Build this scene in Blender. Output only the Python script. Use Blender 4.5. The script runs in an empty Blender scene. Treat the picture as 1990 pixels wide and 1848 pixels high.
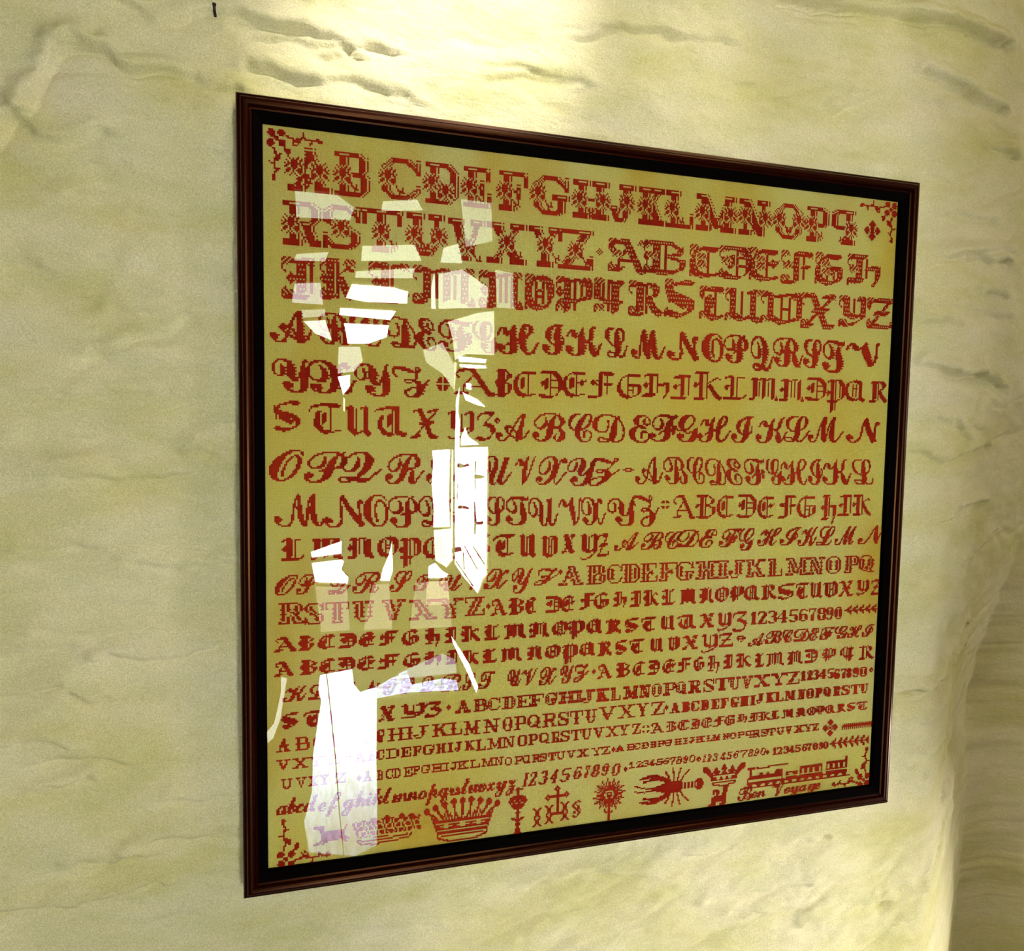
import bpy, math, re, random
import numpy as np
from mathutils import Matrix, Vector

scene = bpy.context.scene
# ---------------------------------------------------------------- camera
Z0 = 1.40                      # height of the frame's lower edge above the floor
CAM = np.array([0.08684642, -0.67208973, 0.4565521])
ROT = np.array([[0.96746979, 0.00112528, -0.25298405],
                [-0.25252184, 0.06487907, -0.9654136],
                [0.01532701, 0.9978925, 0.0630527]])
FPX = 1312.648
cam_data = bpy.data.cameras.new('camera')
cam_data.sensor_fit = 'HORIZONTAL'
cam_data.sensor_width = 36.0
cam_data.lens = 36.0 * FPX / 1990.0
cam_data.clip_start = 0.02
cam = bpy.data.objects.new('camera', cam_data)
scene.collection.objects.link(cam)
M4 = Matrix.Identity(4)
for i in range(3):
    for j in range(3):
        M4[i][j] = ROT[i][j]
M4.translation = Vector((CAM[0], CAM[1], CAM[2] + Z0))
cam.matrix_world = M4
scene.camera = cam
scene.view_settings.view_transform = 'Standard'
scene.view_settings.look = 'None'
scene.view_settings.exposure = 0.0
scene.view_settings.gamma = 1.0
scene.view_settings.use_curve_mapping = False

# ---------------------------------------------------------------- world: bright overcast sky
world = bpy.data.worlds.new('sky')
scene.world = world
world.use_nodes = True
bg = world.node_tree.nodes['Background']
bg.inputs['Color'].default_value = (0.88, 0.95, 1.0, 1)
bg.inputs['Strength'].default_value = 26.0

# ---------------------------------------------------------------- room lamps
def aim(o, target):
    d = Vector(target) - o.location
    o.rotation_euler = d.to_track_quat('-Z', 'Y').to_euler()

def area(name, loc, target, w, h, power, col):
    d = bpy.data.lights.new(name, 'AREA')
    d.shape = 'RECTANGLE'; d.size = w; d.size_y = h; d.energy = power; d.color = col
    o = bpy.data.objects.new(name, d); scene.collection.objects.link(o)
    o.location = loc; aim(o, target)
    return o

def spot(name, loc, target, power, col, deg, blend, r):
    d = bpy.data.lights.new(name, 'SPOT')
    d.energy = power; d.color = col; d.spot_size = math.radians(deg); d.spot_blend = blend; d.shadow_soft_size = r
    o = bpy.data.objects.new(name, d); scene.collection.objects.link(o)
    o.location = loc; aim(o, target)
    return o

area('window_daylight', (0.66, -2.30, 1.48), (0.60, 0, 1.55), 0.36, 0.80, 29, (0.97, 0.97, 1.0))
area('side_lamp', (2.8, -1.5, 2.0), (0.4, 0, 1.75), 0.25, 0.25, 15.0, (1.0, 0.97, 0.93))
area('ceiling_fill', (1.1, -0.75, 3.08), (0.5, 0, 1.7), 0.4, 0.4, 3.0, (1.0, 0.85, 0.50))
spot('ceiling_spotlight', (0.45, -0.62, 3.08), (0.19, 0.03, 2.25), 115, (1.0, 0.97, 0.98), 20, 1.0, 0.03)
spot('second_spotlight', (0.62, -0.55, 3.08), (0.45, 0.03, 2.22), 22, (1.0, 0.97, 0.98), 14, 1.0, 0.03)
spot('low_spotlight', (2.5, -0.95, 0.75), (0.62, 0.03, 1.02), 220, (1.0, 0.98, 0.96), 30, 1.0, 0.05)

# ================================================================= helpers
def link(o, parent=None):
    scene.collection.objects.link(o)
    if parent is not None:
        o.parent = parent
    return o

def mesh_obj(name, verts, faces, mats, parent=None, smooth=False):
    me = bpy.data.meshes.new(name)
    me.from_pydata([tuple(map(float, v)) for v in verts], [], faces)
    for m in (mats if isinstance(mats, (list, tuple)) else [mats]):
        me.materials.append(m)
    if smooth:
        me.polygons.foreach_set('use_smooth', [True] * len(me.polygons))
    me.update()
    return link(bpy.data.objects.new(name, me), parent)

def mat(name):
    m = bpy.data.materials.new(name)
    m.use_nodes = True
    nt = m.node_tree
    return m, nt, nt.nodes['Principled BSDF']

def N(nt, t, **kw):
    n = nt.nodes.new(t)
    for k, v in kw.items():
        if k.startswith('in_'):
            key = k[3:].replace('_', ' ')
            n.inputs[key].default_value = v
        else:
            setattr(n, k, v)
    return n

def ramp(nt, pts, interp='LINEAR'):
    r = nt.nodes.new('ShaderNodeValToRGB')
    r.color_ramp.interpolation = interp
    els = r.color_ramp.elements
    while len(els) < len(pts):
        els.new(0.5)
    for e, (p, c) in zip(els, pts):
        e.position = p
        e.color = (*c, 1) if len(c) == 3 else c
    return r

def mixc(nt, fac, a, b, blend='MIX'):
    n = nt.nodes.new('ShaderNodeMix'); n.data_type = 'RGBA'; n.blend_type = blend
    L = nt.links
    for sock, v in ((n.inputs[0], fac), (n.inputs[6], a), (n.inputs[7], b)):
        if hasattr(v, 'is_linked'):
            L.new(v, sock)
        elif isinstance(v, (int, float)):
            sock.default_value = v
        else:
            sock.default_value = (*v, 1)
    return n.outputs[2]

# ---------------------------------------------------------------- materials
# rough limewashed plaster
mp, nt, bs = mat('limewashed_plaster'); L = nt.links
tc = N(nt, 'ShaderNodeTexCoord')
mpg = N(nt, 'ShaderNodeMapping'); L.new(tc.outputs['Object'], mpg.inputs[0]); mpg.inputs['Scale'].default_value = (1, 1, 2.4)
n1 = N(nt, 'ShaderNodeTexNoise', in_Scale=5.5, in_Detail=6.0, in_Roughness=0.6); L.new(mpg.outputs[0], n1.inputs['Vector'])
n2 = N(nt, 'ShaderNodeTexNoise', in_Scale=14.0, in_Detail=5.0, in_Roughness=0.65); L.new(mpg.outputs[0], n2.inputs['Vector'])
n3 = N(nt, 'ShaderNodeTexNoise', in_Scale=800.0, in_Detail=1.0, in_Roughness=0.8); L.new(tc.outputs['Object'], n3.inputs['Vector'])
r1 = ramp(nt, [(0.36, (0.72, 0.64, 0.28)), (0.52, (0.83, 0.74, 0.44)), (0.68, (0.87, 0.77, 0.53))]); L.new(n1.outputs[0], r1.inputs[0])
r2 = ramp(nt, [(0.40, (0.61, 0.60, 0.27)), (0.60, (0.84, 0.75, 0.46))]); L.new(n2.outputs[0], r2.inputs[0])
c1 = mixc(nt, 0.30, r1.outputs[0], r2.outputs[0])
r3 = ramp(nt, [(0.32, (0.62, 0.62, 0.48)), (0.68, (1.0, 1.0, 1.0))]); L.new(n3.outputs[0], r3.inputs[0])
c2 = mixc(nt, 0.65, c1, r3.outputs[0], 'MULTIPLY')
L.new(c2, bs.inputs['Base Color']); bs.inputs['Roughness'].default_value = 0.92
bs.inputs['Specular IOR Level'].default_value = 0.2
n4 = N(nt, 'ShaderNodeTexNoise', in_Scale=30.0, in_Detail=8.0, in_Roughness=0.68); L.new(mpg.outputs[0], n4.inputs['Vector'])
bp = N(nt, 'ShaderNodeBump', in_Strength=0.6, in_Distance=0.005); L.new(n4.outputs[0], bp.inputs['Height']); L.new(bp.outputs[0], bs.inputs['Normal'])
PLASTER = mp

# dull dark plaster for the unseen rest of the room
mp, nt, bs = mat('grey_lime_plaster'); L = nt.links
n1 = N(nt, 'ShaderNodeTexNoise', in_Scale=3.0, in_Detail=4.0)
r1 = ramp(nt, [(0.3, (0.22, 0.17, 0.05)), (0.7, (0.32, 0.26, 0.085))]); L.new(n1.outputs[0], r1.inputs[0]); L.new(r1.outputs[0], bs.inputs['Base Color'])
bs.inputs['Roughness'].default_value = 0.95
ROOM = mp

mp, nt, bs = mat('stone_flags'); L = nt.links
n1 = N(nt, 'ShaderNodeTexNoise', in_Scale=4.0, in_Detail=6.0)
r1 = ramp(nt, [(0.3, (0.10, 0.09, 0.07)), (0.7, (0.18, 0.16, 0.12))]); L.new(n1.outputs[0], r1.inputs[0]); L.new(r1.outputs[0], bs.inputs['Base Color'])
bs.inputs['Roughness'].default_value = 0.8
FLOORM = mp

# mahogany stained frame
mp, nt, bs = mat('mahogany_stain'); L = nt.links
tc = N(nt, 'ShaderNodeTexCoord')
mg = N(nt, 'ShaderNodeMapping'); L.new(tc.outputs['UV'], mg.inputs[0]); mg.inputs['Scale'].default_value = (4, 260, 1)
n1 = N(nt, 'ShaderNodeTexNoise', in_Scale=1.0, in_Detail=5.0, in_Roughness=0.6); L.new(mg.outputs[0], n1.inputs['Vector'])
r1 = ramp(nt, [(0.3, (0.006, 0.0006, 0.0004)), (0.7, (0.021, 0.0018, 0.0008))]); L.new(n1.outputs[0], r1.inputs[0]); L.new(r1.outputs[0], bs.inputs['Base Color'])
bs.inputs['Roughness'].default_value = 0.22
bs.inputs['Specular IOR Level'].default_value = 0.28; bs.inputs['Specular Tint'].default_value = (1.0, 0.42, 0.16, 1)
WOOD = mp
mp, nt, bs = mat('black_inner_slip')
bs.inputs['Base Color'].default_value = (0.0012, 0.0004, 0.0003, 1); bs.inputs['Roughness'].default_value = 0.8
bs.inputs['Specular IOR Level'].default_value = 0.02
BLACK = mp

# aged linen ground
mp, nt, bs = mat('aged_linen'); L = nt.links
tc = N(nt, 'ShaderNodeTexCoord')
n1 = N(nt, 'ShaderNodeTexNoise', in_Scale=3.2, in_Detail=4.0, in_Roughness=0.55); L.new(tc.outputs['Object'], n1.inputs['Vector'])
r1 = ramp(nt, [(0.34, (0.66, 0.52, 0.090)), (0.46, (0.66, 0.585, 0.150)), (0.60, (0.67, 0.60, 0.215))]); L.new(n1.outputs[0], r1.inputs[0])
# foxing near the edges
mg = N(nt, 'ShaderNodeMapping'); L.new(tc.outputs['Object'], mg.inputs[0]); mg.inputs['Scale'].default_value = (1, 1, 0.45)
n5 = N(nt, 'ShaderNodeTexNoise', in_Scale=9.0, in_Detail=3.0); L.new(mg.outputs[0], n5.inputs['Vector'])
sp = N(nt, 'ShaderNodeSeparateXYZ'); L.new(tc.outputs['Object'], sp.inputs[0])
def m_(op, a, b=None):
    n = nt.nodes.new('ShaderNodeMath'); n.operation = op
    for s, v in zip(n.inputs, (a, b)):
        if v is None: continue
        if hasattr(v, 'is_linked'): L.new(v, s)
        else: s.default_value = v
    return n.outputs[0]
ax = m_('ABSOLUTE', m_('SUBTRACT', sp.outputs['X'], 0.379)); az = m_('ABSOLUTE', m_('SUBTRACT', sp.outputs['Z'], 0.38))
e = m_('MAXIMUM', ax, az)
ef = m_('MULTIPLY', m_('MAXIMUM', m_('MULTIPLY', m_('SUBTRACT', e, 0.27), 11.0), 0.0), m_('MULTIPLY', m_('MAXIMUM', m_('SUBTRACT', n5.outputs[0], 0.44), 0.0), 4.2))
efc = m_('MINIMUM', ef, 0.8)
c1 = mixc(nt, efc, r1.outputs[0], (0.60, 0.39, 0.03))
n3 = N(nt, 'ShaderNodeTexNoise', in_Scale=900.0, in_Detail=1.0); L.new(tc.outputs['Object'], n3.inputs['Vector'])
r3 = ramp(nt, [(0.3, (0.62, 0.62, 0.42)), (0.7, (1.0, 1.0, 1.0))]); L.new(n3.outputs[0], r3.inputs[0])
c2 = mixc(nt, 0.6, c1, r3.outputs[0], 'MULTIPLY')
L.new(c2, bs.inputs['Base Color']); bs.inputs['Roughness'].default_value = 0.95
bs.inputs['Specular IOR Level'].default_value = 0.1
w1 = N(nt, 'ShaderNodeTexWave', in_Scale=210.0); w1.bands_direction = 'X'; L.new(tc.outputs['Object'], w1.inputs['Vector'])
w2 = N(nt, 'ShaderNodeTexWave', in_Scale=210.0); w2.bands_direction = 'Z'; L.new(tc.outputs['Object'], w2.inputs['Vector'])
bp = N(nt, 'ShaderNodeBump', in_Strength=0.25, in_Distance=0.0004); L.new(m_('ADD', w1.outputs['Fac'], w2.outputs['Fac']), bp.inputs['Height']); L.new(bp.outputs[0], bs.inputs['Normal'])
LINEN = mp

# red marking cotton (faded a little from place to place)
mp, nt, bs = mat('red_cotton_thread'); L = nt.links
tc = N(nt, 'ShaderNodeTexCoord')
n1 = N(nt, 'ShaderNodeTexNoise', in_Scale=9.0, in_Detail=6.0, in_Roughness=0.7); L.new(tc.outputs['Object'], n1.inputs['Vector'])
r1 = ramp(nt, [(0.35, (0.30, 0.006, 0.002)), (0.65, (0.46, 0.030, 0.006))]); L.new(n1.outputs[0], r1.inputs[0]); L.new(r1.outputs[0], bs.inputs['Base Color'])
bs.inputs['Roughness'].default_value = 0.85; bs.inputs['Specular IOR Level'].default_value = 0.1
THREAD = mp

# picture glass: clear sheet that mirrors by Fresnel on both faces
mp, nt, bs = mat('picture_glass'); L = nt.links
nt.nodes.remove(bs)
out = nt.nodes['Material Output']
tr = N(nt, 'ShaderNodeBsdfTransparent'); gl = N(nt, 'ShaderNodeBsdfGlossy', in_Roughness=0.0)
fr = N(nt, 'ShaderNodeFresnel', in_IOR=1.5)
mm = N(nt, 'ShaderNodeMath'); mm.operation = 'MULTIPLY'; mm.inputs[1].default_value = 1.85; L.new(fr.outputs[0], mm.inputs[0])
mx = N(nt, 'ShaderNodeMixShader'); L.new(mm.outputs[0], mx.inputs[0]); L.new(tr.outputs[0], mx.inputs[1]); L.new(gl.outputs[0], mx.inputs[2])
L.new(mx.outputs[0], out.inputs[0])
GLASS = mp

def tinted(name, tint):
    """pane tinted to set the brightness of its mirrored patch; a 4th value = patchy dimming, 4th and 5th = fade to dark between two heights"""
    col = tint[:3]; rough = len(tint) == 4
    m, nt, bs = mat(name); L = nt.links
    nt.nodes.remove(bs)
    tr = N(nt, 'ShaderNodeBsdfTransparent')
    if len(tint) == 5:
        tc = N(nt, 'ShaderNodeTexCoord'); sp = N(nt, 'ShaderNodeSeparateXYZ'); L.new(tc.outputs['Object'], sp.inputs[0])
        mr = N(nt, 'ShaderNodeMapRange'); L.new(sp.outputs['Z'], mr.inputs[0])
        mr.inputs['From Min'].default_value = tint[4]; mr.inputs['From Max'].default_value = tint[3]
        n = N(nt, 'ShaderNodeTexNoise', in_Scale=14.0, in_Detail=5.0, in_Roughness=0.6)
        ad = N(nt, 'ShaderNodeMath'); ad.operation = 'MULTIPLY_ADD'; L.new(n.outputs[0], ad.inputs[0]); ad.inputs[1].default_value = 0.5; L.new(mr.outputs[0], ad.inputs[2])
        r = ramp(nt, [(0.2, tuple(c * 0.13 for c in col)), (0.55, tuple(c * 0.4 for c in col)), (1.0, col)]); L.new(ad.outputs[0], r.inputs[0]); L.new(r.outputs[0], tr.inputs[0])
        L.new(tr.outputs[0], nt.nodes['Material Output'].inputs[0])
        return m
    if rough:
        n = N(nt, 'ShaderNodeTexNoise', in_Scale=9.0, in_Detail=5.0, in_Roughness=0.6)
        r = ramp(nt, [(0.3, tuple(c * 0.35 for c in col)), (0.6, col)])
        L.new(n.outputs[0], r.inputs[0]); L.new(r.outputs[0], tr.inputs[0])
    else:
        tr.inputs[0].default_value = (*col, 1)
    L.new(tr.outputs[0], nt.nodes['Material Output'].inputs[0])
    return m

# ================================================================= geometry of the picture plane
def ray(x, y):
    return ROT @ np.array([(x - 995.0) / FPX, -(y - 924.0) / FPX, -1.0])

def hit(x, y, Y):
    d = ray(x, y)
    return CAM + d * ((Y - CAM[1]) / d[1])

WD, HH = 0.75795, 0.76         # frame outer width and height
YLIN = 0.0098                  # linen plane, behind the frame's front plane
YGLS = 0.0068
YWALL = 0.0235

# ================================================================= front wall with rough relief
RIDGES = [  # (strength, drawn as courses on the wall)
 (1.0, [(0,290),(30,240),(60,215),(110,105),(140,100),(200,108),(250,140),(330,150),(400,165),(455,178)]),
 (.6, [(230,15),(280,35),(310,50),(400,30),(500,40),(560,65),(600,72),(650,78),(675,95),(680,112),(655,118)]),
 (.8, [(480,132),(520,138),(560,148),(600,162)]), (.4, [(600,162),(680,165),(740,180),(790,200)]),
 (.5, [(0,190),(30,230),(60,265),(120,290),(160,280),(200,260)]),
 (1.6, [(1520,0),(1600,10),(1680,22),(1760,25),(1830,35),(1900,50),(1990,66)]),
 (1.4, [(1810,130),(1860,150),(1900,168),(1940,185),(1990,192)]),
 (.8, [(1635,212),(1660,195),(1690,190),(1708,172)]), (.5, [(1660,110),(1690,125),(1715,140)]),
 (.5, [(1140,80),(1200,60),(1300,65)]), (.4, [(1430,175),(1470,165),(1510,140)]),
 (1.3, [(1800,710),(1830,720),(1900,732),(1930,724),(1990,748)]),
 (.5, [(1860,815),(1890,840),(1900,855)]), (.5, [(1850,500),(1880,505),(1910,490),(1990,480)]),
 (.5, [(180,690),(220,683),(300,655),(340,640),(370,622)]), (.35, [(230,605),(330,612),(350,605)]),
 (.4, [(240,700),(320,705),(400,710)]),
 (.7, [(120,935),(200,937),(280,940),(350,930),(380,915),(410,870),(435,835)]),
 (.5, [(50,1070),(110,1068),(150,1065)]), (.6, [(260,1105),(350,1112),(400,1108),(450,1100)]),
 (.5, [(30,1275),(80,1272),(130,1262)]), (.7, [(210,1285),(270,1292),(340,1290),(400,1270),(450,1245)]),
 (.7, [(0,1370),(50,1355),(110,1335)]), (.5, [(130,1360),(165,1378),(200,1365)]),
 (.7, [(35,1445),(80,1448),(125,1455)]), (.8, [(90,1485),(140,1480),(190,1482),(230,1490)]),
 (.6, [(90,1535),(130,1530),(170,1520)]), (.5, [(340,1560),(400,1560),(460,1550)]),
 (.6, [(150,1690),(220,1690),(260,1672)]), (.6, [(300,1640),(380,1635),(460,1610)]), (.5, [(400,1712),(460,1700)]),
 (.8, [(0,1782),(80,1775),(150,1765),(250,1750),(300,1730)]),
 (1.4, [(1740,1345),(1800,1338),(1850,1325),(1880,1298),(1930,1290),(1990,1250)]),
 (.9, [(1800,1402),(1850,1385),(1900,1350),(1990,1300)]), (.9, [(1810,1460),(1870,1450),(1990,1400)]),
 (.5, [(1030,1722),(1080,1708),(1150,1692),(1250,1700)]), (.4, [(1380,1750),(1480,1730),(1560,1715)]),
 (.6, [(1560,1792),(1640,1768),(1720,1750)]), (1.1, [(1900,1512),(1990,1490)]), (1.1, [(1880,1612),(1990,1588)]),
 (.8, [(1830,1700),(1900,1680),(1990,1660)]), (.6, [(1760,880),(1830,900),(1990,870)]), (.6, [(1840,1010),(1900,990),(1990,985)]),
]

_rr = random.Random(7)
for _k in range(130):       # short tool marks and hairline ledges between the larger ones
    _x, _y = _rr.uniform(0, 1990), _rr.uniform(0, 1848)
    _sl = (_y - 800) / 1848 * -0.25 + _rr.uniform(-.12, .12)
    if _x > 1780: _sl -= 0.35 if _y > 900 else -0.1
    _n = _rr.randint(2, 4); _st = _rr.uniform(18, 42)
    RIDGES.append((_rr.uniform(.18, .42) * (1.7 if _x > 1780 else 1), [(_x + i * _st, _y + i * _st * _sl + _rr.uniform(-6, 6)) for i in range(_n + 1)]))

def vnoise(x, z, seed, fx, fz):
    rs = np.random.RandomState(seed)
    T = rs.rand(64, 64)
    X = x * fx; Zz = z * fz
    xi = np.floor(X).astype(int); zi = np.floor(Zz).astype(int)
    tx = X - xi; tz = Zz - zi
    tx = tx * tx * (3 - 2 * tx); tz = tz * tz * (3 - 2 * tz)
    g = lambda a, b: T[a % 64, b % 64]
    return (g(xi, zi) * (1 - tx) + g(xi + 1, zi) * tx) * (1 - tz) + (g(xi, zi + 1) * (1 - tx) + g(xi + 1, zi + 1) * tx) * tz - 0.5

def build_wall():
    step = 0.0024
    xs = np.concatenate([np.linspace(-1.6, -0.32, 20)[:-1], np.arange(-0.32, 1.20, 0.0034), np.linspace(1.20, 3.2, 30)])
    zs = np.concatenate([np.linspace(-Z0, -0.40, 16)[:-1], np.arange(-0.40, 1.12, step), np.linspace(1.12, 1.75, 12)])
    X, Z = np.meshgrid(xs, zs)
    wx = X + 0.06 * vnoise(X, Z, 5, 6, 6) + 0.02 * vnoise(X, Z, 6, 22, 22)
    wz = Z + 0.05 * vnoise(X, Z, 7, 5, 5) + 0.02 * vnoise(X, Z, 8, 20, 26)
    h = 0.016 * vnoise(wx, wz, 11, 2.6, 3.4) + 0.008 * vnoise(wx, wz, 12, 6, 11)
    h += 0.0046 * vnoise(wx, wz, 13, 13, 30) + 0.0030 * vnoise(wx, wz, 14, 30, 70) + 0.0012 * vnoise(wx, wz, 15, 80, 140)
    # ragged lime ridges, stronger towards the right
    rd = np.abs(vnoise(wx, wz * 1.0 - 0.25 * wx, 21, 5, 16)) * 2
    amt = 0.35 + 0.65 * np.clip((X - 0.75) / 0.2, 0, 1)
    h -= amt * 0.0035 * np.exp(-(rd / 0.13) ** 2)
    rd = np.abs(vnoise(wx, wz - 0.5 * wx, 22, 12, 34)) * 2
    h -= amt * 0.0016 * np.exp(-(rd / 0.2) ** 2)
    # courses of stone showing through as ledges
    for s, pts in RIDGES:
        P = np.array([hit(px, py, YWALL) for px, py in pts])[:, [0, 2]]
        x0, x1, z0, z1 = P[:, 0].min() - 0.06, P[:, 0].max() + 0.06, P[:, 1].min() - 0.06, P[:, 1].max() + 0.06
        ok = (X > x0) & (X < x1) & (Z > z0) & (Z < z1)
        xx, zz = X[ok], Z[ok]
        best = np.full(xx.shape, 9.0); sd = np.zeros(xx.shape)
        for (ax_, az_), (bx_, bz_) in zip(P[:-1], P[1:]):
            dx, dz = bx_ - ax_, bz_ - az_
            Ln = math.hypot(dx, dz)
            t = np.clip(((xx - ax_) * dx + (zz - az_) * dz) / Ln ** 2, 0, 1)
            ddx = xx - ax_ - t * dx; ddz = zz - az_ - t * dz
            d = np.hypot(ddx, ddz)
            side = np.sign(ddz * (1 if dx >= 0 else 1) + 1e-9)
            m = d < best
            best[m] = d[m]; sd[m] = side[m]
        d = best * sd + 0.007 * vnoise(xx, zz, 31, 45, 45) + 0.004 * vnoise(xx, zz, 32, 110, 110)
        along = 0.55 + 0.9 * (vnoise(xx, zz, 33, 22, 22) + 0.5)
        prof = 0.75 * np.exp(-((d - 0.008) / 0.010) ** 2) - 0.9 * np.exp(-(d / 0.0030) ** 2) - 0.35 * np.exp(-((d + 0.006) / 0.008) ** 2)
        h[ok] += min(s, 1.7) * 0.0082 * prof * along
    # keep the plaster behind the picture behind the picture
    inside = (X > -0.03) & (X < WD + 0.03) & (Z > -0.03) & (Z < HH + 0.03)
    fx = np.clip(np.minimum(np.minimum(X + 0.06, WD + 0.06 - X), np.minimum(Z + 0.06, HH + 0.06 - Z)) / 0.07, 0, 1)
    h = h * (1 - 0.45 * fx)
    h = np.where(fx > 0, np.minimum(h, 0.0012 + 0.012 * (1 - fx)), h)
    # the wall rounds away into a splayed recess on the right
    xb = 0.845 - 0.03 * np.clip(Z, -0.4, 1.0) + 0.015 * vnoise(X, Z, 41, 5, 7)
    k = np.clip((0.60 - Z) / 0.60, 0.0, 1.0)
    t = X - xb
    soft = 0.012
    sp_ = soft * np.log1p(np.exp(np.clip(t / soft, -30, 30)))
    sp2 = 0.05 * np.log1p(np.exp(np.clip((X - 1.35) / 0.05, -30, 30)))
    rec = np.clip(sp_ - 2 * sp2, 0, None) * (0.22 + 0.52 * k)
    Y = YWALL - h + rec
    V = np.stack([X, Y, Z + Z0], -1).reshape(-1, 3)
    nz, nx = X.shape
    idx = np.arange(nz * nx).reshape(nz, nx)
    F = np.stack([idx[:-1, :-1], idx[:-1, 1:], idx[1:, 1:], idx[1:, :-1]], -1).reshape(-1, 4)
    me = bpy.data.meshes.new('wall_front')
    me.vertices.add(len(V)); me.vertices.foreach_set('co', V.ravel())
    me.loops.add(F.size); me.loops.foreach_set('vertex_index', F.ravel())
    me.polygons.add(len(F)); me.polygons.foreach_set('loop_start', np.arange(0, F.size, 4)); me.polygons.foreach_set('loop_total', np.full(len(F), 4))
    me.polygons.foreach_set('use_smooth', np.ones(len(F), bool))
    me.materials.append(PLASTER); me.update(); me.validate()
    o = link(bpy.data.objects.new('wall_front', me)); o['kind'] = 'structure'
    return o
build_wall()

def box(name, a, b, m, parent=None):
    (x0, y0, z0), (x1, y1, z1) = a, b
    v = [(x, y, z) for x in (x0, x1) for y in (y0, y1) for z in (z0, z1)]
    f = [(0, 1, 3, 2), (4, 6, 7, 5), (0, 4, 5, 1), (2, 3, 7, 6), (0, 2, 6, 4), (1, 5, 7, 3)]
    return mesh_obj(name, v, f, m, parent)

YB = -2.2
box('added_shade_block', (0.795, -0.50, 0.0), (1.05, -0.35, 1.62), ROOM)['kind'] = 'structure'  # unseen block, added to shade the lower part of the recess
box('added_shade_upright', (0.735, -1.12, 0.0), (0.95, -1.02, 3.14), ROOM)['kind'] = 'structure'  # unseen upright, added to shade the right end of the wall
for n_, a_, b_, m_a in (('floor', (-1.6, YB, -0.1), (3.2, 0.35, 0), FLOORM), ('ceiling', (-1.6, YB, 3.14), (3.2, 0.35, 3.24), ROOM),
                        ('wall_left', (-1.7, YB, 0), (-1.6, 0.1, 3.14), ROOM), ('wall_right', (3.2, YB, 0), (3.3, 0.1, 3.14), ROOM)):
    box(n_, a_, b_, m_a)['kind'] = 'structure'

# ---- the wall behind the viewer: irregular openings to the daylight, mirrored in the picture glass
def mirror_hit(x, y):
    h = hit(x, y, YGLS)
    d = ray(x, y) * np.array([1, -1, 1])
    q = h + d * ((YB - h[1]) / d[1])
    return (q[0], q[2] + Z0)

HOLES = []      # (tint or None, polygon as seen in the glass)
def H(tint, *pts): HOLES.append((tint, pts))
# dark panes added as thin marks across the mirrored casement
H((.022,.014,.010), (889,903),(894,900),(905,904),(912,900),(914,906),(905,908),(896,910),(890,908)); H((.022,.014,.010), (921,925),(927,922),(938,924),(946,927),(938,931),(926,931))
H((.015,.012,.010), (924,896),(928,897),(926,920),(927,958),(924,948)); H((.015,.012,.010), (890,940),(892,940),(891,972),(889,972)); H((.022,.014,.010), (890,984),(900,983),(913,986),(913,991),(898,989),(891,990))
H((.022,.014,.010), (921,1014),(930,1015),(941,1013),(941,1020),(928,1021)); H((.015,.012,.010), (923,976),(925,976),(928,1012),(926,1040),(923,1040))
H((.015,.012,.010), (903,1062),(905,1062),(931,1108),(929,1110)); H((.015,.012,.010), (919,1062),(922,1062),(945,1098),(943,1100)); H((.015,.012,.010), (886,1092),(888,1090),(922,1140),(920,1142)); H((.022,.014,.010), (879,1066),(897,1064),(900,1072),(880,1076))
H((.015,.012,.010), (901,1075),(903,1075),(905,1108),(902,1108))
# sky seen through the tall casement and its neighbours
H(None, (884,870),(950,868),(948,1120),(940,1128),(931,1156),(900,1120),(884,1095))
H(None, (840,876),(877,873),(874,960),(876,1025),(842,1026),(843,990),(839,940),(842,900))
H(None, (886,778),(896,742),(893,800),(896,820),(895,870),(884,870))
H(None, (891,690),(948,697),(946,706),(892,703)); H(None, (892,706),(946,709),(950,716),(915,716),(894,713))
H(None, (898,760),(930,775),(948,792),(930,788),(905,778))
H(None, (905,742),(919,745),(918,758),(906,756))
H(None, (896,850),(905,826),(912,848),(934,864),(896,866))
H(None, (832,1126),(833,1100),(846,1094),(860,1110),(874,1117),(868,1125))
H(None, (603,1073),(664,1051),(664,1078),(606,1086)); H(None, (605,1094),(664,1087),(669,1092),(664,1108),(678,1122),(676,1137),(612,1134))
H(None, (762,1052),(764,1085),(765,1110),(758,1132),(738,1131),(744,1105),(755,1080))
H(None, (656,731),(681,727),(680,750),(667,768))
H((.55,.55,.42), (667,770),(671,775),(670,800),(667,798))
# open treads of the loft stair against the light
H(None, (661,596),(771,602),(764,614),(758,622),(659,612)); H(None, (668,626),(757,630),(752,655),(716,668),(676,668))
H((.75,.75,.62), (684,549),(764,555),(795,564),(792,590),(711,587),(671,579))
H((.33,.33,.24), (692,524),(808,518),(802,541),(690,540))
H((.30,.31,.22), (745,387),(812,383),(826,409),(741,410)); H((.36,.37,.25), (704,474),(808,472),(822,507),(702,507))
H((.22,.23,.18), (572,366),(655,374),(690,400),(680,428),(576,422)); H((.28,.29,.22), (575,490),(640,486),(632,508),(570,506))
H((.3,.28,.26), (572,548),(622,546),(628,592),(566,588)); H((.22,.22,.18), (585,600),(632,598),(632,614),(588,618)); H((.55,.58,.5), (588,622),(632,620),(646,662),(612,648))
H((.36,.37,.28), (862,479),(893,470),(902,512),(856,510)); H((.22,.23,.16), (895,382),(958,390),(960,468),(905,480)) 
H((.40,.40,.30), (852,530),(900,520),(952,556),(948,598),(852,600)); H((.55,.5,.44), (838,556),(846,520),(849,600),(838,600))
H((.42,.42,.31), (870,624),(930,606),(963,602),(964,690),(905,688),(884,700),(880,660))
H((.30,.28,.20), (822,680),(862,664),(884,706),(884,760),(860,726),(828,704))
H((.35,.33,.27), (658,672),(700,672),(706,700),(688,722),(656,726))
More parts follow.
